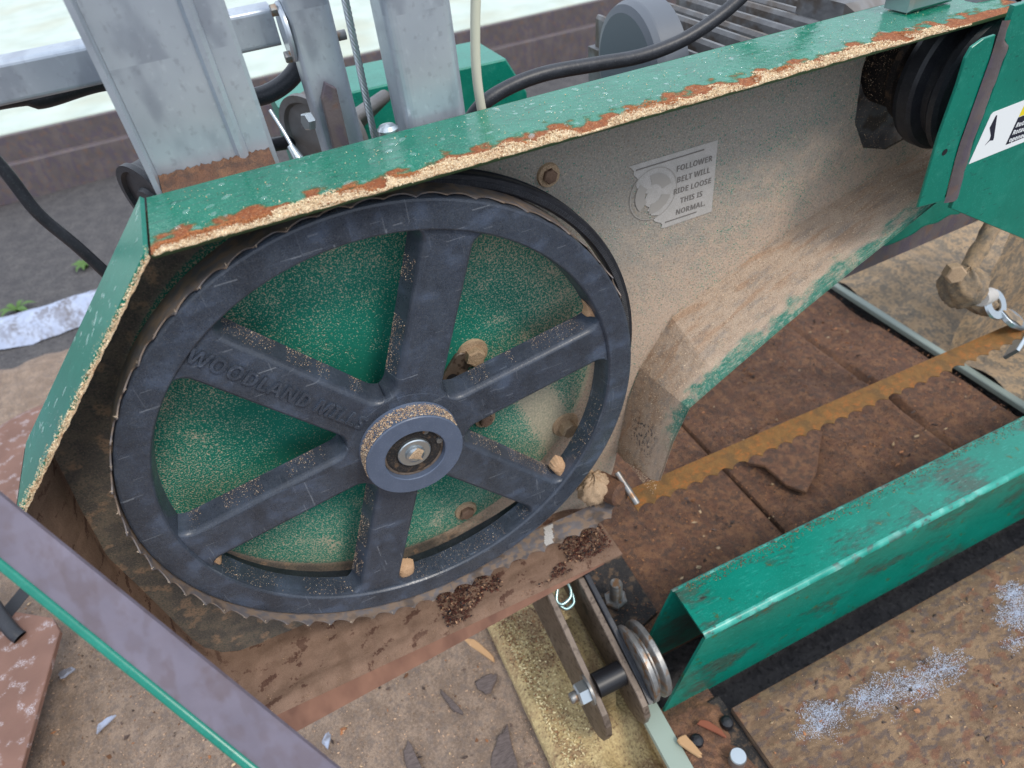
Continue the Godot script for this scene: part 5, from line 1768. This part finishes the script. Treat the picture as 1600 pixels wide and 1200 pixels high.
	for i in 9000:
		var k := rng.randf() * (lower.size() - 1)
		var j := mini(int(k), lower.size() - 2)
		var s := rng.randf()
		var p: Vector2 = lower_back[j].lerp(lower_back[j + 1], k - j).lerp(lower[j].lerp(lower[j + 1], k - j), s)
		if s > 0.75 and rng.randf() < 0.8:
			continue
		list.append([Vector3(p.x, p.y + 0.004, lerpf(ZP, ZF, s)), Vector3.UP, rng.randf_range(0.0007, 0.0018), tan_dust()])
	grains("chute_sawdust", "tan sawdust lying on the sloping lower flange of the housing", "sawdust", list)
	# on the wheel: on hub and the upper sides of spokes, clumps in the corners of the windows
	list = []
	for i in 2600:
		var t := rng.randf_range(0.35, 3.3)
		list.append([Vector3(cos(t) * 0.0466, sin(t) * 0.0466, rng.randf_range(-0.004, 0.015)), Vector3.UP, rng.randf_range(0.0008, 0.0018), tan_dust()])
	for k in 6:
		var th := PH - k * PI / 3
		var ex := Vector3(cos(th), sin(th), 0)
		var ey := Vector3(-sin(th), cos(th), 0)
		for s in [-1.0, 1.0]:
			if (ey * s).y < 0.3:
				continue
			for i in 900:
				var u := rng.randf_range(0.07, 0.205)
				var d := 1.0 - pow(rng.randf(), 2.0)
				if nz(NB, u * 900 + k * 77, s * 40 + 90) < 0.45:
					continue
				list.append([ex * u + ey * s * (0.0224 + 0.0045 * d) + Vector3(0, 0, -0.009 - 0.016 * d), Vector3.UP, 0.0004 + 0.0010 * pow(rng.randf(), 3.0), tan_dust()])
	for i in 1500:
		var t := rng.randf_range(PI * 1.08, PI * 1.95)
		if nz(NA, t * 300, 40) < 0.42:
			continue
		var d := rng.randf()
		var r := 0.2132 - 0.002 * d
		list.append([Vector3(cos(t) * r, sin(t) * r, -0.004 - 0.021 * d), Vector3.UP, rng.randf_range(0.0006, 0.0014), tan_dust()])
	for i in 46:
		# crumbs caught on the tooth tips
		var sn := 0.236 + 0.0238 * (i + 0.02) - fmod(0.236, 0.0238)
		var a := -PI / 2 - (sn - 0.236) / 0.2408
		if a < -PI * 1.45:
			break
		var zt := 0.0066 + 0.0072 * cos(a + 2.04)
		for k in 4:
			list.append([Vector3(cos(a), sin(a), 0) * (0.2412 + rng.randf_range(-0.0005, 0.0014)) + Vector3(0, 0, zt - 0.001 - rng.randf() * 0.0026), Vector3.UP, rng.randf_range(0.0010, 0.0021), lin(182, 164, 144)])
	grains("wheel_sawdust", "sawdust dusting the hub and the upper sides of the spokes", "sawdust", list)
	# clumps
	for q in [["clump of sawdust in the corner below the lower left spoke", [Vector2(-0.2089, -0.0558), Vector2(-0.2020, -0.0514), Vector2(-0.1977, -0.0462), Vector2(-0.1973, -0.0527), Vector2(-0.1963, -0.0608), Vector2(-0.1991, -0.0715), Vector2(-0.2037, -0.0758)]],
		["clump of sawdust in the corner right of the bottom spoke", [Vector2(-0.0541, -0.1824), Vector2(-0.0354, -0.1898), Vector2(-0.0313, -0.1994), Vector2(-0.0354, -0.2122), Vector2(-0.0473, -0.2138), Vector2(-0.0532, -0.2092), Vector2(-0.0534, -0.1959)]],
		["clump of sawdust in the corner above the lower right spoke", [Vector2(0.1461, -0.1326), Vector2(0.1540, -0.1207), Vector2(0.1610, -0.1257), Vector2(0.1647, -0.1344), Vector2(0.1625, -0.1467), Vector2(0.1554, -0.1562), Vector2(0.1496, -0.1425)]],
		["clump of sawdust in the corner above the right spoke", [Vector2(0.1950, 0.0797), Vector2(0.2017, 0.0734), Vector2(0.2058, 0.0658), Vector2(0.2078, 0.0558), Vector2(0.2015, 0.0606), Vector2(0.1946, 0.0634), Vector2(0.1962, 0.0711)]]]:
		st = surf()
		var mid := Vector2.ZERO
		for w in q[1]:
			mid += w / 7.0
		grid(st, 84, 9, func(u: float, v: float):
			var k := fmod(u * 7.0, 7.0)
			var f := k - int(k)
			var e: Vector2 = q[1][int(k) % 7].cubic_interpolate(q[1][(int(k) + 1) % 7], q[1][(int(k) + 6) % 7], q[1][(int(k) + 2) % 7], f)
			var o := mid.lerp(e, v * (0.98 + 0.22 * (nz(NC, e.x * 6000 + 3000, e.y * 6000 + 3000) - 0.5)))
			return Vector3(o.x, o.y, -0.0090 - 0.005 * pow(v, 2.5) - 0.006 * pow(v, 16.0) + 0.0012 * (nz(NC, o.x * 4000 + 3000, o.y * 4000 + 3000) - 0.5)))
		one("sawdust_clump", q[0], "sawdust", st, M.tan_clump, "sawdust clumps in the wheel")
	# deck and ground litter
	list = []
	for i in 900:
		# pale chips on the timber
		var x := 0.05 + 0.06 * rng.randf() * rng.randf() + 0.01
		var z := rng.randf_range(-0.06, 0.16)
		list.append([Vector3(x, -0.4865, z), Vector3.UP, rng.randf_range(0.0015, 0.0042), lin(222, 208, 164, 0.12) if rng.randf() < 0.7 else lin(150, 116, 84, 0.2)])
	for i in 1500:
		# rusty sawdust heaped at the rear of the timber
		var x := rng.randf_range(0.05, 0.16)
		var z := rng.randf_range(-0.09, 0.05)
		if rng.randf() < (z + 0.02) * 12.0:
			continue
		list.append([Vector3(x, -0.487 + 0.012 * rng.randf() * sst(0.03, -0.05, z), z), Vector3.UP, rng.randf_range(0.0012, 0.0036), brown_dust()])
	for i in 2600:
		# bark bits, splinters
		var x := rng.randf_range(-0.8, 1.0)
		var z := rng.randf_range(-0.5, 0.5)
		if (x > 0.03 and x < 0.28) or (x >= 0.28 and z > 0.08 and z < 0.22):
			continue
		var y := -0.514 if x < 0.2 else (-0.441 if z < 0.1 else -0.4375)
		if x < 0.2:
			y += 0.012 * (nz(NB, x * 230 + 700, z * 230 + 700) - 0.5) + 0.018 * (nz(NA, x * 160 + 600, z * 160 + 600) - 0.5)
		var t := rng.randf()
		list.append([Vector3(x, y, z), Vector3.UP, 0.003 + 0.008 * pow(rng.randf(), 3.0), lin(84, 70, 64, 0.3) if t < 0.5 else (lin(140, 96, 66, 0.3) if t < 0.85 else lin(190, 164, 130, 0.15))])
	for i in 14000:
		var x := rng.randf_range(0.2, 1.0)
		var z := rng.randf_range(-0.55, 0.085)
		list.append([Vector3(x, -0.446 + 0.010 * sst(0.45, 0.7, nz(NA, x * 260 + 800, z * 260 + 800)) + 0.003, z), Vector3.UP, rng.randf_range(0.0012, 0.0034), brown_dust()])
	for i in 5000:
		var x := rng.randf_range(0.28, 1.1)
		var z := rng.randf_range(0.21, 0.55)
		list.append([Vector3(x, -0.4375, z), Vector3.UP, rng.randf_range(0.0010, 0.0026), lin(150, 122, 92, 0.3)])
	for i in 12000:
		var x := rng.randf_range(-0.9, 0.18)
		var z := rng.randf_range(-0.5, 0.5)
		var h := 0.012 * (nz(NB, x * 230 + 700, z * 230 + 700) - 0.5) + 0.018 * (nz(NA, x * 160 + 600, z * 160 + 600) - 0.5)
		list.append([Vector3(x, -0.514 + h, z), Vector3.UP, rng.randf_range(0.0012, 0.0036), lin(164, 136, 112, 0.35)])
	grains("litter", "loose sawdust and bark crumbs on the bed, plank and ground", "sawdust", list)
	# bottom flange
	list = []
	for i in 3500:
		var x := rng.randf_range(-0.24, 0.215)
		var v := rng.randf_range(0.1, 0.97)
		list.append([Vector3(x, -0.3065 + 0.012 * sst(0.8, 0.1, v), lerpf(ZP, ZF, v)), Vector3.UP, rng.randf_range(0.0007, 0.0018), lin(150, 122, 98, 0.2) if x < 0.06 else brown_dust()])
	for i in 5200:
		var x := rng.randf_range(-0.02, 0.215)
		var z := rng.randf_range(-0.05, 0.016)
		if nz(NA, x * 700 + 300, z * 1400 + 700) < 0.50 - 0.12 * sst(0.1, 0.2, x):
			continue
		var t := rng.randf()
		list.append([Vector3(x, -0.3055 + 0.006 * rng.randf() + 0.010 * sst(0.0, -0.05, z), z), Vector3.UP, rng.randf_range(0.0012, 0.0042), lin(78, 42, 32, 0.25) if t < 0.7 else (lin(40, 38, 42, 0.2) if t < 0.9 else lin(170, 134, 104, 0.2))])
	grains("flange_sawdust", "brown sawdust bedded on the bottom flange under the wheel", "sawdust", list)
	# weeds on the soil at the left
	for q in [[Vector3(-0.60, -0.545, -1.75), "small green weed on the dark soil beside the mast channel"], [Vector3(-0.78, -0.545, -1.60), "small green weed on the dark soil at the left edge"]]:
		root = thing("weed", q[1], "weed", q[0], "weeds on the soil")
		for k in 7:
			st = surf()
			var a := TAU * k / 7 + rng.randf()
			var d := Vector3(cos(a), 0, sin(a))
			var s := Vector3(-sin(a), 0, cos(a))
			var l := rng.randf_range(0.03, 0.06)
			grid(st, 6, 2, func(u: float, v: float):
				return q[0] + d * l * u + Vector3(0, 0.06 * u * (1.2 - u), 0) + s * (v - 0.5) * 0.016 * sin(PI * (0.1 + 0.9 * u)))
			obj("leaf", st, M.leaf, root)
